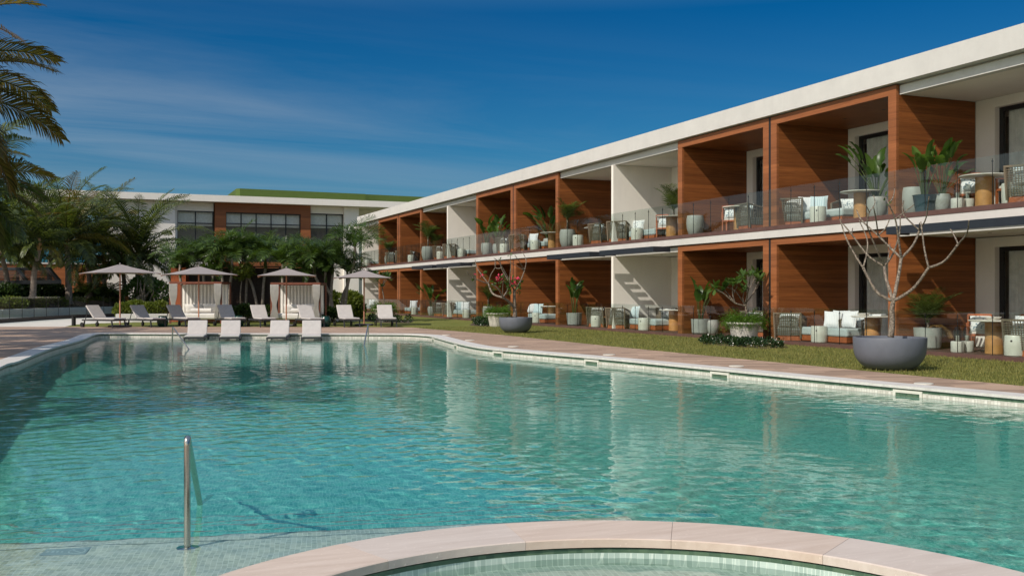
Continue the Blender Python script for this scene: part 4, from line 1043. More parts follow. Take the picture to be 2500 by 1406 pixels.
# near slate bowl with bare frangipani
def bowl(root, rad, hgt):
    pr = [(0,0),(rad*.46,0),(rad*.58,hgt*.02),(rad*.68,hgt*.07),(rad*.78,hgt*.15),(rad*.86,hgt*.25),(rad*.925,hgt*.37),(rad*.97,hgt*.52),(rad*.99,hgt*.7),(rad,hgt*.97),(rad*.99,hgt),(rad*.93,hgt),(rad*.92,hgt*.9),(0,hgt*.86)]
    pt_ = part(root, 'bowl', MB().lathe(pr, 56), M['greypot'], smooth=True, world_=False)
    sub(pt_, 'soil', MB().lathe([(rad*.93,hgt*.885),(rad*.5,hgt*.9),(0,hgt*.92)], 32), M['soil'])
fz = 19.15; bx, by = D(2172, fz)
r = empty('bowl_planter', 'large slate grey bowl planter on the lawn holding the bigger bare tree', 'planter', (bx, by, 0.004)); bowl(r, .675, .62)
fr = empty('frangipani_tree', 'tall bare frangipani tree rising from the nearest grey bowl', 'tree', (bx, by, .55))
ZB = (2040, 500, .3201)
br = [([(440,735),(330,680),(270,595),(210,480)],.032,.026), ([(210,480),(140,370),(75,240),(35,110)],.022,.012), ([(210,480),(238,370),(240,260),(180,120)],.018,.01),
 ([(440,735),(385,560),(372,470)],.034,.028), ([(372,470),(250,390),(122,225),(60,150)],.022,.012), ([(122,225),(130,180)],.012,.01), ([(372,470),(330,380),(270,240),(240,150),(258,55)],.022,.011), ([(372,470),(440,370),(488,215),(492,90)],.022,.011), ([(400,420),(415,300)],.012,.009),
 ([(440,735),(480,540),(500,408)],.036,.03), ([(500,408),(405,315),(325,235),(200,120),(160,40)],.024,.012), ([(325,235),(310,120),(290,20)],.016,.01), ([(325,235),(380,180),(412,110)],.014,.01), ([(500,408),(480,260),(455,110),(405,-5)],.024,.012),
 ([(500,408),(590,310),(640,195)],.026,.022), ([(640,195),(570,130),(510,60),(520,-30)],.016,.01), ([(640,195),(690,100),(712,-60)],.016,.01), ([(640,195),(640,140)],.013,.01), ([(455,110),(520,60),(600,0)],.013,.009), ([(405,-5),(380,-60)],.012,.009), ([(405,-5),(440,-60),(450,-120)],.012,.009), ([(258,55),(230,0)],.011,.008), ([(258,55),(300,-10),(290,-70)],.011,.008),
 ([(440,735),(590,640),(710,480)],.032,.026), ([(710,480),(680,350),(660,200),(650,130)],.02,.011), ([(710,480),(830,430),(935,300)],.024,.02), ([(935,300),(1000,220),(1018,120)],.016,.011), ([(935,300),(905,235),(875,185)],.014,.01)]
ends = tree_from_px(fr, fz, [(420,1010),(432,900),(430,800),(440,735)], br, ZB, .052, 5)
lf = MB()
for k, (p, d) in enumerate(ends):
    if k in (13,19): rosette(lf, p, d, 4, .12, .02, k)
part(fr, 'leaves', lf, M['frangileaf'])
# second slate bowl
fz = 36.7; bx, by = D(1259, fz)
r = empty('bowl_planter', 'smaller looking far slate grey bowl planter on the lawn', 'planter', (bx, by, 0.004)); bowl(r, .62, .56)
fr = empty('frangipani_tree', 'leaning frangipani with bare limbs and a few pink flowers in the far grey bowl', 'tree', (bx, by, .5))
Z3 = (860, 480, .2418)
br = [([(1640,1130),(1580,1060),(1520,1020)],.05,.045), ([(1520,1020),(1420,980),(1375,880)],.04,.03), ([(1375,880),(1290,850),(1200,810),(1155,755)],.026,.014), ([(1375,880),(1300,780),(1260,720),(1240,640)],.022,.012), ([(1375,880),(1400,790),(1440,720),(1450,660)],.022,.012),
 ([(1520,1020),(1480,940),(1410,880)],.03,.02), ([(1520,1020),(1570,940),(1590,850)],.03,.022), ([(1590,850),(1520,720),(1480,660),(1430,620)],.02,.012), ([(1520,720),(1450,720),(1440,640)],.014,.01),
 ([(1645,1130),(1640,1030),(1640,950)],.045,.04), ([(1640,950),(1570,840),(1510,730),(1490,640)],.028,.013), ([(1640,950),(1700,850),(1740,745)],.028,.02), ([(1740,745),(1690,660),(1640,590)],.016,.01), ([(1740,745),(1755,640),(1710,550)],.016,.01), ([(1640,950),(1590,860),(1600,720),(1595,590)],.024,.011), ([(1740,745),(1640,690),(1560,650)],.014,.01), ([(1520,1020),(1520,930),(1525,850)],.02,.014)]
ends = tree_from_px(fr, fz, [(1640,1215),(1645,1170),(1640,1130)], br, Z3, .075, 8)
lf = MB(); fl_ = MB()
for (X, Y) in ((1500,830),(1630,850),(1635,890),(1275,785)):
    x, y = D(860+X*.2418, fz-.1); p = Vector((x, y, ZH(480+Y*.2418, fz)))
    leaf_cloud(fl_, 40 if X != 1275 else 12, [(p.x,p.y,p.z,.16,.16,.13)], .09, X); leaf_cloud(lf, 30 if X != 1275 else 4, [(p.x,p.y,p.z-.1,.26,.2,.2)], .16, X+1)
for k, (p, d) in enumerate(ends):
    if k in (10,14,16): rosette(lf, p, d, 5, .2, .03, k)
part(fr, 'blossoms', fl_, M['pink']); part(fr, 'leaves', lf, M['frangileaf'])
# white urns
URN = [(0,0),(.33,0),(.35,.03),(.42,.4),(.44,.47),(.455,.48),(.455,.5),(.5,.54),(.54,.575),(.545,.61),(.53,.62),(.47,.62),(.44,.56),(0,.54)]
def urn(u, fz, sc_, lab, treelab, trunks, branches, zoom, seed, fern_n=520, leaves_n=7):
    x, y = D(u, fz)
    r = empty('urn_planter', lab, 'planter', (x, y, .004)); r.scale = (sc_,)*3
    up = part(r, 'urn', MB().lathe(URN, 40), M['urn'], smooth=True, world_=False); sub(up, 'soil', MB().lathe([(.44,.565),(0,.58)], 24), M['soil'])
    fm = MB(); spikes(fm, int(fern_n*1.5), (0,0,.6), .44, .44, .2, .56, .055, seed, .75); part(r, 'fern', fm, M['fern'], world_=False)
    if treelab:
        t = empty('frangipani_tree', treelab, 'tree', (x, y, .55*sc_))
        ends = tree_from_px(t, fz, trunks, branches, zoom, .032, seed, depth_amp=.5)
        lf = MB()
        for k, (p, d) in enumerate(ends): rosette(lf, p, (d+Vector((0,0,.3))).normalized(), leaves_n+5, .34, .05, k+seed, .35); rosette(lf, p+Vector((0,0,.05)), d, 5, .22, .04, k+seed+50, .1)
        part(t, 'leaves', lf, M['frangileaf'], smooth='all')
    return x, y
Z7 = (1640, 560, .2276)
br = [([(790,820),(680,790),(560,690),(470,640)],.03,.016), ([(660,765),(600,690),(555,640)],.018,.012), ([(680,790),(655,700),(655,600)],.02,.014), ([(655,700),(700,610),(690,570)],.013,.01), ([(790,820),(740,740),(680,660),(590,620)],.02,.012),
      ([(795,790),(820,650),(845,500)],.03,.014), ([(820,650),(790,560),(760,520)],.014,.01), ([(795,790),(870,690),(930,560)],.024,.014), ([(870,690),(920,620),(940,540)],.012,.01), ([(790,820),(765,740),(775,670)],.016,.012), ([(820,650),(860,590),(900,490)],.016,.012)]
urn(1817, 29.2, .98, 'large white stone urn with trailing fern on the lawn', 'leafy frangipani growing from the large white fern urn', [(805,900),(795,840),(795,790)], br, Z7, 3)
urn(1214, 43.2, .95, 'white stone urn with bright fern behind the far slate bowl', None, None, None, None, 6, 420)
Z8 = (880, 600, .1565)
br = [([(370,850),(350,720),(335,640)],.03,.026), ([(335,640),(300,580),(270,540)],.016,.012), ([(335,640),(380,540),(400,470)],.018,.012), ([(335,640),(360,560),(320,480)],.018,.012), ([(335,640),(390,560),(440,500)],.016,.012), ([(335,640),(260,520),(230,440)],.014,.012)]
urn(938, 50.5, 1.05, 'dark shaded urn with fern beside the farthest terraces', 'slim frangipani with a leafy top behind the rightmost umbrella', [(372,960),(375,900),(370,850)], br, Z8, 9, 420, 9)
# low ground cover in soil beds
def cover(poly_px, n, lab, seed, hgt=.22):
    P = [G(u, v) for u, v in poly_px]; cx = sum(p[0] for p in P)/len(P); cy = sum(p[1] for p in P)/len(P)
    o = mesh_obj('soil_bed', MB().sheet([[(p[0],p[1]) for p in P]], .006), M['soil']); tag(o, None, None, kind='structure')
    rg = random.Random(seed); C = []
    for i in range(n):
        a = rg.random(); k = rg.randrange(len(P)); p = Vector(P[k]).lerp(Vector(P[(k+1) % len(P)]), a).lerp(Vector((cx,cy)), rg.random()*.9); C.append((p.x, p.y, hgt*.5, .16, .16, hgt*.6))
    r = empty('ground_cover', lab, 'ground cover', (cx, cy, 0)); mb = MB(); leaf_cloud(mb, n*46, C, .085, seed, .9, .4); part(r, 'leaves', mb, M['cover'])
    fm = MB(); leaf_cloud(fm, n*4, [(c[0],c[1],c[2]+.03,c[3],c[4],c[5]) for c in C], .035, seed+1, .2, .9); part(r, 'blossoms', fm, M['whiteblossom'])
cover([(1716,840),(1790,846),(1860,851),(1925,850),(1915,838),(1850,833),(1760,832),(1725,834)], 60, 'low dark green ground cover with tiny white flowers round the near white urn', 21, .16)
cover([(1146,794),(1180,797),(1222,797),(1226,792),(1180,788),(1152,790)], 40, 'dark ground cover at the foot of the white urn behind the far bowl', 22, .3)
cover([(880,784),(930,788),(1000,789),(1010,784),(950,781),(890,780)], 46, 'dark ground cover below the shaded far urn', 23, .3)

# ================================================================== loungers, umbrellas, cabanas
def b_lounger(low):
    def b(r):
        zs = .075 if low else .3
        f = MB()
        for s in (-1,1): f.bar((s*.33,-.98,zs),(s*.33,.95,zs),.05,.06)
        for y in (-.97,-.4,.2,.93): f.bar((-.305,y,zs),(.305,y,zs),.045,.05)
        part(r, 'frame', f, M['loungeframe'], world_=False)
        for s in (-1,1):
            for y, sl_ in ((-.86,-.06),(.8,.06)): part(r, 'leg', MB().bar((s*.33,y,zs-.03),(s*.33,y+sl_,0 if not low else -.27),.045,.05), M['loungeframe'], world_=False)
            if not low: part(r, 'wheel', MB().tube([(s*.37,.9,.1),(s*.41,.9,.1)], .1, 16), M['black'], world_=False)
        part(r, 'seat_cushion', MB().box(-.32,.32,-.99,.24,zs+.035,zs+.1), M['greyfab'], bevel=.025, world_=False)
        a = R(47) if not low else R(54); L_ = .74 if not low else .6; c = Vector((0,.24+.5*L_*math.cos(a),zs+.075+.5*L_*math.sin(a)))
        part(r, 'backrest', MB().obox(c, (.66,L_,.07), Matrix.Rotation(a,3,'X')), M['greyfab'], bevel=.025, world_=False)
        st = MB(); 
        for s in (-1,1): st.bar((s*.25,.24+.85*L_*math.cos(a),zs+.8*L_*math.sin(a)),(s*.25,.86,zs),.025,.025)
        part(r, 'strut', st, M['loungeframe'], world_=False)
    return b
# back row of loungers: pixel of seat centre on the ground, heading of the feet (camera frame, degrees from towards-viewer to the right)
LN = [(254,799,62,'leftmost lounger of the back row, sunlit pale backrest'),(357,798,52,'second lounger from the left, half shaded, beside the yellow green hedge'),(444,797,48,'third lounger from the left, fully shaded, before the left cabana'),
      (562,797,36,'lounger in front of the dark slat screen between the cabanas'),(640,797.5,30,'lounger just left of the right cabana daybed'),(756,798,30,'lounger before the right side curtain of the right cabana'),
      (848,797.5,22,'lounger between the green ceramic stool and the rightmost umbrella pole'),(943,797,14,'rightmost lounger of the back row on the lawn edge')]
for u, v, hd, lab in LN:
    x, y = G(u, v); place('sun_lounger', b_lounger(False), (x, y, .008), -TH+R(hd), lab, 'sun lounger', 'loungers in the back row', 1.0)
PL_ = [(480,831.5,13,'leftmost of the four pale loungers standing in the shallow water'),(563,831.5,14,'second from the left of the four pale loungers in the shallow water'),(681,831.5,9,'third of the four pale loungers in the shallow water'),(761,831.5,11,'rightmost of the four pale loungers in the shallow water')]
for u, v, hd, lab in PL_:
    x, y = G(u, v, WZ); q = Vector(D(u, 34.8)); o = place('pool_lounger', b_lounger(True), (q.x, q.y, WZ+.0), -TH+R(hd), lab, 'sun lounger', 'loungers standing in the pool')
for o in bpy.data.objects:
    if o.name.startswith('leg'): o.cycles.is_caustics_receiver = True
def b_umb(w_, rot, hz):
    def b(r):
        part(r, 'base', MB().box(-.38,.38,-.38,.38,.0,.07), M['loungeframe'], bevel=.02, world_=False)
        part(r, 'pole', MB().lathe([(.0,.07),(.03,.07),(.03,hz-.02),(0,hz-.02)], 14), M['polewood'], smooth=True, world_=False)
        zr = hz-.38*w_/2.6; h = w_/2; Mx = Matrix.Rotation(rot, 3, 'Z'); mb = MB(); n = 8
        apex = Vector((0,0,hz)); ring = []
        for c_ in range(4):
            a = Vector(((-1,1,1,-1)[c_]*h, (-1,-1,1,1)[c_]*h, zr)); b_ = Vector(((1,1,-1,-1)[c_]*h, (-1,1,1,-1)[c_]*h, zr))
            for k in range(n):
                t = k/n; q = a.lerp(b_, t); q = Vector((q.x*(1-.05*math.sin(PI*t)), q.y*(1-.05*math.sin(PI*t)), q.z+.02*math.sin(PI*t))); ring.append(q)
        m_ = len(ring); rows = [[apex.lerp(q, s)-Vector((0,0,.03*math.sin(PI*s))) for q in ring] for s in (.04,.35,.7,1)]+[[q*1-Vector((0,0,.1)) for q in ring]]
        vs = [Mx @ p for rw in rows for p in rw]; fs = [(i*m_+k, i*m_+(k+1) % m_, (i+1)*m_+(k+1) % m_, (i+1)*m_+k) for i in range(3) for k in range(m_)]+[tuple(range(m_))]
        mb.add(vs, fs); 
        o = part(r, 'canopy', mb, M['umbfab'], world_=False); sd = o.modifiers.new('thickness', 'SOLIDIFY'); sd.thickness = .012
        rb = MB()
        for c_ in range(4):
            a = Mx @ Vector(((-1,1,1,-1)[c_]*h*.98, (-1,-1,1,1)[c_]*h*.98, zr-.025)); rb.bar((0,0,hz-.07), a, .022,.03)
        part(r, 'ribs', rb, M['polewood'], world_=False)
        part(r, 'finial', MB().lathe([(0,hz-.01),(.035,hz),(.03,hz+.05),(0,hz+.07)], 10), M['umbfab'], world_=False)
    return b
UM = [(293,42.8,2.72,R(36),646,'leftmost taupe umbrella with its wooden pole among the palms'),(485,43.3,2.6,R(34),651,'taupe umbrella over the left cabana front'),(699,43.7,2.45,R(14),655,'taupe umbrella in front of the right cabana'),(889,44.6,2.5,R(4),660,'rightmost taupe umbrella standing at the lawn edge')]
for k, (u, f_, w_, ro, v, lab) in enumerate(UM):
    x, y = D(u, f_); r = empty('sun_umbrella', lab, 'umbrella', (x, y, .008), -TH, 'umbrellas behind the loungers'); b_umb(w_, ro, ZH(v, f_))(r)
def b_gstool(r): 
    part(r, 'body', MB().lathe([(0,0),(.16,0),(.2,.06),(.24,.2),(.225,.34),(.17,.43),(.16,.45),(0,.45)], 24), M['greenpot'], smooth=True, world_=False)
    part(r, 'rim', MB().lathe([(.12,.45),(.17,.452),(.17,.47),(0,.475)], 24), M['greenpot'], smooth=True, world_=False)
for u, v, lab in ((397,798,'dark green glazed stool between the second and third loungers'),(583,797,'dark green glazed stool behind the second pool lounger'),(795,798,'dark green glazed stool right of the rightmost pool lounger')):
    x, y = G(u, v); place('garden_stool', b_gstool, (x, y, .008), 0, lab, 'stool', 'green stools in the lounger row')
x, y = G(180, 795); r = empty('bollard_light', 'short black bollard light on the grass strip by the glass fence', 'bollard', (x, y, 0))
part(r, 'post', MB().lathe([(0,0),(.09,0),(.09,.36),(0,.36)], 20), M['black'], smooth=True, world_=False); part(r, 'cap', MB().lathe([(.075,.36),(.075,.4),(.11,.405),(.11,.43),(0,.43)], 20), M['black'], smooth=True, world_=False)

def cabana(u0, u1, f0, vt, lab, tufts, seed):
    """timber frame, slatted roof, hung curtains, daybed; local x along the front, y away from the pool"""
    x0, y0 = D(u0, f0); x1, y1 = D(u1, f0); W_ = math.hypot(x1-x0, y1-y0); H_ = ZH(vt, f0); Dp = 1.55
    r = empty('cabana', lab, 'cabana', (x0, y0, .006), math.atan2(y1-y0, x1-x0), 'cabanas behind the loungers')
    fm = MB(); t = .075
    for (px, py) in ((0,0),(W_-t,0),(0,Dp),(W_-t,Dp)): part(r, 'post', MB().box(px, px+t, py, py+t, 0, H_-.12), M['canopywood'], world_=False)
    fm.box(0, W_, 0, t, H_-.099, H_); fm.box(0, W_, Dp, Dp+t, H_-.099, H_); fm.box(0, t, t+.002, Dp-.002, H_-.098, H_-.001); fm.box(W_-t, W_, t+.002, Dp-.002, H_-.098, H_-.001); part(r, 'roof_frame', fm, M['canopywood'], world_=False)
    s_ = MB(); y = t+.05
    while y < Dp-.04: s_.box(t+.003, W_-t-.003, y, y+.045, H_-.085, H_-.03); y += .1
    part(r, 'roof_slats', s_, M['canopywood'], world_=False)
    rg = random.Random(seed)
    def hung(xa, xb, ya, z0, z1, gath, name, waves=7, n=46, dep=.05):
        mb = MB(); vs = []; rows = 16
        for j in range(rows+1):
            tz = j/rows; z = z1+(z0-z1)*tz; g = 1-gath*math.exp(-((tz-.62)/.2)**2)
            for i in range(n+1):
                s = i/n; xc = (xa+xb)/2; xx_ = xc+(s-.5)*(xb-xa)*g; vs.append((xx_, ya+dep*math.sin(s*2*PI*waves+rg.uniform(-.15,.15))*(.6+.4*tz)*max(.5, g), z))
        mb.add(vs, [(j*(n+1)+i, j*(n+1)+i+1, (j+1)*(n+1)+i+1, (j+1)*(n+1)+i) for j in range(rows) for i in range(n)])
        part(r, name, mb, M['linen'], smooth='all', world_=False)
    hung(t+.04, W_-t-.04, Dp-.08, .42, H_-.13, .0, 'back_curtain', 13, 110, .035)
    hung(.0, .4, -.03, .25, H_-.1, .5, 'side_curtain'); hung(W_-.36, W_, -.03, .25, H_-.1, .55, 'side_curtain')
    part(r, 'bed_base', MB().box(.3, W_-.3, .35, Dp-.2, .06, .2), M['canopywood'], world_=False)
    part(r, 'mattress', MB().box(.2, W_-.2, .12, Dp-.16, .205, .48), M['linen'], bevel=.07, world_=False)
    for k in range(tufts):
        pm = MB(); xw = (W_-.7)/tufts; pillow(pm, (.35+xw*(k+.5), Dp-.38, .7), xw*.98, .46, .22, Matrix.Rotation(R(18),3,'X')); part(r, 'bolster', pm, M['linen'], smooth='all', world_=False)
    pm = MB().tube([(W_*.35,.5,.62),(W_*.75,.5,.62)], .1, 14); part(r, 'roll_pillow', pm, M['linen'], smooth=True, world_=False)
cabana(413, 541, 47.2, 688, 'left cabana with a wide white back curtain and striped shade', 2, 1)
cabana(660, 782, 46.8, 690, 'right cabana with tied side curtains and pale daybed cushions', 2, 2)
# terracotta garden wall behind the left cabana, slat screen behind both
x0, y0 = D(417, 50.2); r = empty('planter_wall', 'terracotta wall block with plants on top behind the left cabana', 'wall', (x0, y0, 0), -TH)
part(r, 'wall', MB().box(0,.75,0,.5,0,ZH(653,50.2)), M['terracotta'], world_=False)
lf = MB(); leaf_cloud(lf, 500, [(.4,.25,ZH(650,50.2)+.1,.4,.3,.22)], .16, 3, .8); part(r, 'plants', lf, M['shrub'], world_=False)
x0, y0 = D(432, 50.9); x1, y1 = D(806, 50.9); Ls = math.hypot(x1-x0, y1-y0); Hs = ZH(652, 50.9)
r = empty('slat_screen', 'dark brown horizontal slat screen behind the cabanas and slim palms', 'screen', (x0, y0, 0), math.atan2(y1-y0, x1-x0))
s_ = MB(); z = .1
while z < Hs: s_.box(0, Ls, 0, .03, z, z+.065); z += .095
part(r, 'slats', s_, M['slat'], world_=False)
k = 0
while k*1.3 < Ls: part(r, 'post', MB().box(k*1.3, k*1.3+.08, .032, .12, 0, Hs+.05), M['slat'], world_=False); k += 1
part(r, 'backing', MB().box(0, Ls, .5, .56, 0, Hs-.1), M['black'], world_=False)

# ================================================================== glass fence, low walls, hedges
FP = [G(-420,812),G(-160,799),G(0,789),G(90,782.5),G(175,777),G(280,773.2),G(400,772)]
def along(P, d):
    L_ = 0
    for i in range(len(P)-1):
        a = Vector(P[i]); b = Vector(P[i+1]); s = (b-a).length
        if L_+s >= d: return a.lerp(b, (d-L_)/s), (b-a).normalized()
        L_ += s
    return Vector(P[-1]), (Vector(P[-1])-Vector(P[-2])).normalized()
tot = sum((Vector(FP[i+1])-Vector(FP[i])).length for i in range(len(FP)-1))
fn = empty('glass_fence', 'low frameless glass fence on a dark base rail at the left side', 'fence', (FP[2][0], FP[2][1], 0))
gm = MB(); rm = MB()
for i in range(len(FP)-1): rm.bar((*FP[i],.1), (*FP[i+1],.1), .1, .2)
part(fn, 'base_rail', rm, M['slat'])
d = 0.0; sp_ = 1.55; posts = []
while d+sp_ < tot:
    a, t = along(FP, d+.015); b, _ = along(FP, d+sp_-.015); gm.bar((a.x,a.y,.72), (b.x,b.y,.72), .012, 1.06); posts.append(along(FP, d)[0]); d += sp_
part(fn, 'glass_panels', gm, M['glass'])
for p in posts: part(fn, 'post', MB().box(p.x-.012, p.x+.012, p.y-.02, p.y+.02, .2, 1.28), M['post'])
def lowwall(px, f0, z, lab, thick=.3, mat='white2'):
    P = [D(u, f_) for u, f_ in px]; r = empty('low_wall', lab, 'wall', (*P[0],0)); mb = MB()
    for i in range(len(P)-1): mb.bar((*P[i],z/2), (*P[i+1],z/2), thick, z)
    part(r, 'wall', mb, M[mat], bevel=.015)
lowwall([(-420,50),(-60,51),(0,52.5),(130,58.5),(280,64),(430,66)], 0, .58, 'white low wall behind the glass fence at the left')
lowwall([(284,49.2),(414,49.6)], 0, .42, 'short white planter wall in front of the yellow green hedge')
us = [-500,-60,130,280,430,560,660,820]
fr1 = [51,51.6,59,64.5,66.5,67,68,70]; mb = MB(); vs = []
for u, f_ in zip(us, fr1):
    vs += [(*D(u, f_), -.05), (*D(u, f_+.05), .38), (*D(u, f_+1.6), .95), (*D(u, 80), 1.05)]
mb.add(vs, [(4*i+j, 4*i+4+j, 4*i+5+j, 4*i+1+j) for i in range(len(us)-1) for j in range(3)])
tag(mesh_obj('planting_mound', mb, M['soil']), None, None, kind='structure')
def bush(name, lab, cat, cl, n, size, mat, seed, shell=.45, group=None):
    """cl: (u, v, forward, half width px, half height px, depth m)"""
    E_ = []
    for (u, v, f_, wu, hv, dp) in cl:
        x, y = D(u, f_); k = f_/F_PX; E_.append((x, y, ZH(v, f_), wu*k, max(dp, wu*k*.6), hv*k))
    r = empty(name, lab, cat, (E_[0][0], E_[0][1], 0), 0, group)
    mb = MB(); leaf_cloud(mb, n, E_, size, seed, .35, shell); part(r, 'foliage', mb, M[mat])
    st = MB(); rg = random.Random(seed)
    for e in E_:
        for q in range(4): st.tube([(e[0]+rg.uniform(-.2,.2), e[1]+rg.uniform(-.1,.1), max(0, e[2]-e[5]*1.3)), (e[0]+rg.uniform(-.6,.6)*e[3], e[1], e[2]+e[5]*.4)], [.03,.01], 5)
    part(r, 'stems', st, M['bark']); return r
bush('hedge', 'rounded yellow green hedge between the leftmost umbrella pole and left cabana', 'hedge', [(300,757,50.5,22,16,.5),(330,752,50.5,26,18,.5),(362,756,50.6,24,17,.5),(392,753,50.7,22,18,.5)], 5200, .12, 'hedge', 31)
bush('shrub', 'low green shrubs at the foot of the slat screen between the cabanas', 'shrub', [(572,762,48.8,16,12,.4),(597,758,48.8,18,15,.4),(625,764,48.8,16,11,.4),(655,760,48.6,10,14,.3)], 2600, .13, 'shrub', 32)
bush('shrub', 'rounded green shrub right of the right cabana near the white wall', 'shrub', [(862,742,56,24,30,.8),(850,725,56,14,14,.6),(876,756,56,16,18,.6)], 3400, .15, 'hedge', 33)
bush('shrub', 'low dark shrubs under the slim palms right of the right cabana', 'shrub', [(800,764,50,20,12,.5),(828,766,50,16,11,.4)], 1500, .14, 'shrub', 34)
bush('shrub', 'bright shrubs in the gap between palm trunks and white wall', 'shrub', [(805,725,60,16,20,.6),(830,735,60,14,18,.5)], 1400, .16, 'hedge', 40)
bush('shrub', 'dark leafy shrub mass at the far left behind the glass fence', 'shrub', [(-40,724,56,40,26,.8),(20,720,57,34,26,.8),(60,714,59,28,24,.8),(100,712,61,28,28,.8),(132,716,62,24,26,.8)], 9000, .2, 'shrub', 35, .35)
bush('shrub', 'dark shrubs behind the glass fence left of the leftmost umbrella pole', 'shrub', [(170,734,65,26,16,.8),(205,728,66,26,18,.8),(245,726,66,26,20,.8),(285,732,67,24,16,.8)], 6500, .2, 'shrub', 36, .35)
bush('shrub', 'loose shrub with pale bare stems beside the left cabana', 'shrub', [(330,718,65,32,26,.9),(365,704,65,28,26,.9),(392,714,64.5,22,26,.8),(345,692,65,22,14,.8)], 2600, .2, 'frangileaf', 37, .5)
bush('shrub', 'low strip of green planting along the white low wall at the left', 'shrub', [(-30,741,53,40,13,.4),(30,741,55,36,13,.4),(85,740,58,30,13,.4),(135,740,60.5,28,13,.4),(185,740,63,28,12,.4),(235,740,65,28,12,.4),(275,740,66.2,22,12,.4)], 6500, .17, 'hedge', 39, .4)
# pale bare stems of that frangipani thicket
r = empty('frangipani_tree', 'pale many stemmed frangipani thicket between leftmost umbrella and left cabana', 'tree', (*D(352,64), .5))
rg = random.Random(5)
for k in range(16):
    u0 = 335+rg.uniform(-8,42); P = [(u0, 757, 0)]; a = rg.uniform(-1,1)
    for s in range(4): u0 += a*rg.uniform(4,15)+rg.uniform(-5,5); P.append((u0, 757-(s+1)*rg.uniform(13,20), rg.uniform(-.4,.4)))
    pts = []
    for u, v, o in P: x, y = D(u, 64+o); pts.append((x, y, ZH(v-8, 64)))
    part(r, 'branch', MB().tube(smooth_path(pts, 4), [.06-.0024*i for i in range(17)], 6), M['bark'], smooth='all')
# garden pergola at the far left
r = empty('garden_pergola', 'low black metal pergola with slatted roof among shrubs at the far left', 'pergola', (*D(60,62), .5))
def q3(u, v, f_): x, y = D(u, f_); return (x, y, ZH(v, f_))
fm = MB(); c_ = [q3(-40,657,61), q3(120,657,61), q3(146,688,58.5), q3(-40,690,58.5)]
for a, b in ((0,1),(1,2),(2,3)): fm.bar(c_[a], c_[b], .16, .22)
fm.bar(q3(42,657,61), q3(68,690,58.5), .14, .2); part(r, 'roof_frame', fm, M['navy'])
for u in (43,118): part(r, 'post', MB().bar(q3(u,657,61), q3(u,735,61), .16, .16), M['navy'])
s_ = MB()
for k in range(1, 9): t = k/9; s_.bar(tuple(Vector(c_[0]).lerp(Vector(c_[3]), t)), tuple(Vector(c_[1]).lerp(Vector(c_[2]), t)), .08, .06)
part(r, 'roof_slats', s_, M['slat'])

# ================================================================== coconut palms
def coconut(base, top, lab, n, L_, seed, r0=.17, leaf_l=.74, w=.034, el=(1.52,-.12), nl=36, hang=1.25, mat='frond'):
    r = empty('coconut_palm', lab, 'palm tree', tuple(base), 0, 'coconut palms'); rg = random.Random(seed)
    r0 *= .68; b, t = Vector(base), Vector(top); md = b.lerp(t, .45)+Vector((t.x-b.x, t.y-b.y, 0))*-.22
    S = smooth_path([b-Vector((0,0,.3)), b.lerp(md, .4), md, md.lerp(t, .55)+Vector((0,0,.0)), t], 6); m_ = len(S)-1
    part(r, 'trunk', MB().tube(S, [r0*(1.75 if i < 2 else 1.35-.5*i/m_)+.004*math.sin(i*2.1) for i in range(m_+1)], 12), M['trunk'], smooth='all')
    part(r, 'crown_base', MB().tube([t-Vector((0,0,.15)), t+Vector((0,0,.25)), t+Vector((0,0,.6))], [r0*.95, r0*1.1, r0*.4], 10), M['straw'], smooth='all')
    for i in range(n):
        s = i/(n-1); az = i*2.39996+rg.uniform(-.25,.25); e0 = el[0]+(el[1]-el[0])*s**1.1+rg.uniform(-.1,.1)
        mb = MB(); frond_mesh(mb, t+Vector((0,0,.35-.35*s)), az, e0, e0-hang*rg.uniform(.75,1.15), L_*rg.uniform(.85,1.1)*(.75+.25*math.sin(PI*min(1,s+.35))), leaf_l, nl, max(.03, .045*L_/4), .3+.5*s, w, seed*100+i, rg.uniform(-.5,.5), rg.uniform(-.35,.35))
        part(r, 'frond', mb, M[mat])
    return r
def pk(u, v, f_): x, y = D(u, f_); return (x, y, ZH(v, f_))
coconut(pk(20,722,58), pk(2,612,57), 'coconut palm at the left picture edge with leaning trunk', 28, 4.4, 41, .19)
coconut(pk(80,716,57), pk(96,604,57), 'short coconut palm before the blue tinted terrace glass', 20, 3.2, 42, .2, .6)
coconut(pk(168,732,61.5), pk(163,596,61.5), 'tall coconut palm with thick ringed trunk left of the leftmost umbrella', 38, 5.5, 43, .24, .85)
coconut(pk(220,730,65), pk(213,634,65), 'coconut palm directly behind the leftmost umbrella canopy edge', 28, 4.6, 44, .22)
coconut(pk(336,736,66.5), pk(338,634,66.5), 'broad coconut palm in front of the white end wall', 40, 5.6, 45, .25, .85)
coconut(pk(305,734,69), pk(298,640,69), 'partly hidden coconut palm behind the broad one by the white wall', 18, 3.6, 46, .2)
coconut(pk(55,730,67), pk(52,560,67), 'coconut palm standing behind the leftmost palms, crown above the terrace', 26, 4.8, 48, .2, .8)
coconut(pk(255,730,71), pk(252,588,71), 'coconut palm between the tall palm and the broad palm by the white wall', 26, 4.8, 49, .2, .8)
coconut(pk(120,722,66), pk(125,600,66), 'coconut palm farther back between the short and tall palms', 22, 4.6, 47, .2)
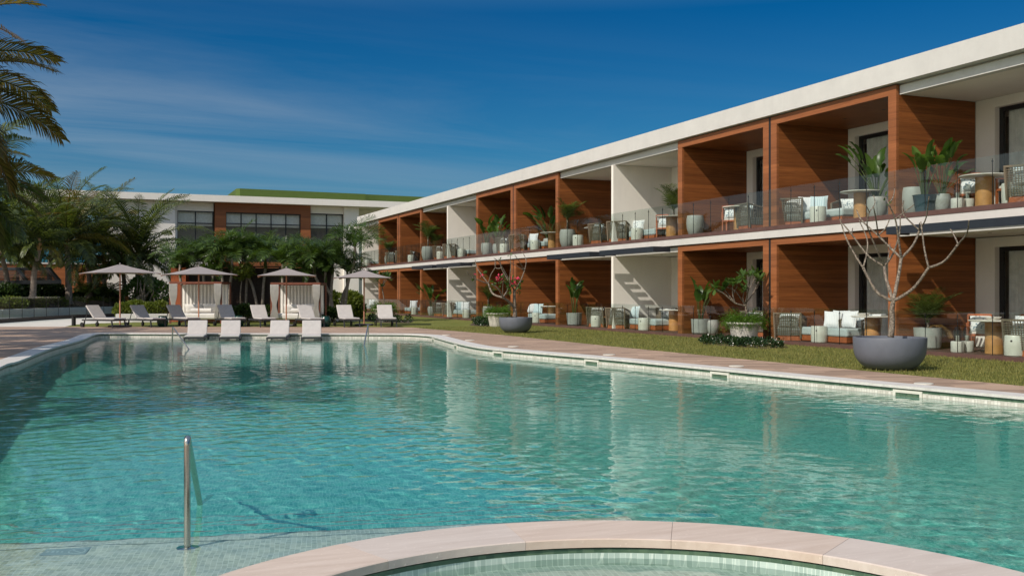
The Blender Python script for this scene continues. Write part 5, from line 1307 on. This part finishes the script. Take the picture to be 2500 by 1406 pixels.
# palm at the left edge whose fronds reach into the frame, and two more beyond the frame that shade the deck
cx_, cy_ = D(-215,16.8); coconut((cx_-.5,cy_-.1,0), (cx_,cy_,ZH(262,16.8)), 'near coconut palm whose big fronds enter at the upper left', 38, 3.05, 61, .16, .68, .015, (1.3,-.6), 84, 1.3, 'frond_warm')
x_, y_ = D(-95,25); coconut((x_-.3,y_,0), (x_,y_,ZH(470,25)), 'second near coconut palm whose dark lower fronds cross the left edge', 32, 2.6, 68, .17, .66, .02, (1.1,-.6), 56, 1.1)
for (x, y, h, s) in ((-6.6,25.0,5.0,62),(-7.2,29.5,5.2,63),(-7.8,33.5,5.4,64),(-6.5,14.0,5.8,65),(-7.0,37.5,5.0,66),(-8.2,40.5,5.6,67)):
    coconut((x,y,0), (x+.3,y,h), 'coconut palm left of the picture that shades the pool deck', 20, 3.4, s, .17, .6, .042, (1.35,-.4), 30)
# fan-like young palms on the mound
for (u, v, f_, lab, s) in ((213,704,65,'young feathery palm left of the leftmost umbrella pole',71),(262,694,65.5,'young palm seedling clump under the leftmost umbrella',72)):
    r = empty('young_palm', lab, 'palm'  , pk(u, 730, f_)); mb = MB()
    for i in range(13): frond_mesh(mb, pk(u, 722, f_), i*2.4, 1.3-.05*i, -.2-.06*i, 1.7, .45, 22, .02, .4, .03, s*9+i)
    part(r, 'fronds', mb, M['potpalm'])

# ================================================================== slim adonidia palms behind the cabanas
def adonidia(stems, lab, seed, f0):
    f0 = f0-2.1
    r = empty('adonidia_palm', lab, 'palm tree', pk(stems[0][0], 765, f0), 0, 'slim palms behind the cabanas'); r.location.z = 0; rg = random.Random(seed)
    for k, (ub, ut, vt, sc_) in enumerate(stems):
        b = Vector(pk(ub, 770, f0)); b.z = 0; t = Vector(pk(ut, vt+22, f0+rg.uniform(-.3,.3))); md = b.lerp(t, .5)+Vector((b.x-t.x, 0, 0))*.12
        S = smooth_path([b, md, t-Vector((0,0,.7)), t], 6); m_ = len(S)-1
        part(r, 'trunk', MB().tube(S, [.085-.025*i/m_ for i in range(m_+1)], 8), M['paletrunk'], smooth='all')
        cs = MB().tube([t-Vector((0,0,.75)), t-Vector((0,0,.5)), t-Vector((0,0,.05))], [.065,.085,.045], 8)
        part(r, 'crownshaft', cs, M['potpalm'], smooth='all')
        mb = MB(); nf = 17
        for i in range(nf):
            s = i/(nf-1); e0 = 1.55-.95*s+rg.uniform(-.12,.12)
            frond_mesh(mb, t-Vector((0,0,.08)), i*2.39996+rg.uniform(-.3,.3), e0, e0-1.9*rg.uniform(.7,1.15), 1.7*sc_*rg.uniform(.8,1.12), 0.5*sc_, 28, .022, .3, .016, seed*100+k*20+i, rg.uniform(-.6,.6), rg.uniform(-.3,.3), True, .5, .45)
        part(r, 'crown', mb, M['adonidia'])
AD = [([(452,440,622,1.0)],'leftmost slim palm above the left cabana',52.0),([(500,497,612,1.1),(520,520,640,.9)],'double stemmed slim palm behind the left cabana umbrella',52.4),
      ([(558,566,606,1.15),(548,540,600,1.0)],'slim palm pair with thin leaning trunks right of the left cabana',52.2),([(600,604,612,1.2)],'slim palm with a curved trunk near the middle of the slat screen',53),
      ([(635,585,585,1.0),(640,648,600,1.0)],'slim palm pair left of the right cabana',52.6),([(690,690,622,1.15)],'slim palm directly behind the right cabana umbrella',52),([(705,716,604,1.1)],'slim palm behind the right half of the right cabana',53.2),
      ([(792,768,612,1.15),(776,748,640,.9)],'slim palm pair with several trunks right of the right cabana',52),([(806,812,614,1.05),(815,795,640,.9)],'slim palm with dark clustered trunks before the white wall',52.5),
      ([(838,866,578,1.2)],'tallest slim palm at the right end of the row',53.0),([(830,848,640,1.0)],'lower slim palm with drooping brown fronds beside the tallest',53.6)]
for k, (st, lab, f_) in enumerate(AD): adonidia(st, lab, 80+k, f_)
r = empty('young_tree', 'thin pale trunked sapling with round leaf tuft before the slat screen', 'tree', pk(588,765,50)); r.location.z = 0
part(r, 'trunk', MB().tube([pk(588,768,50), pk(587,715,50), pk(592,670,50)], [.04,.035,.02], 8), M['bark'], smooth='all')
E_ = [(*pk(596,662,50),.5,.4,.32),(*pk(584,672,50),.3,.3,.2)]; mb = MB(); leaf_cloud(mb, 420, E_, .17, 77, .3, .4); part(r, 'crown', mb, M['hedge'])
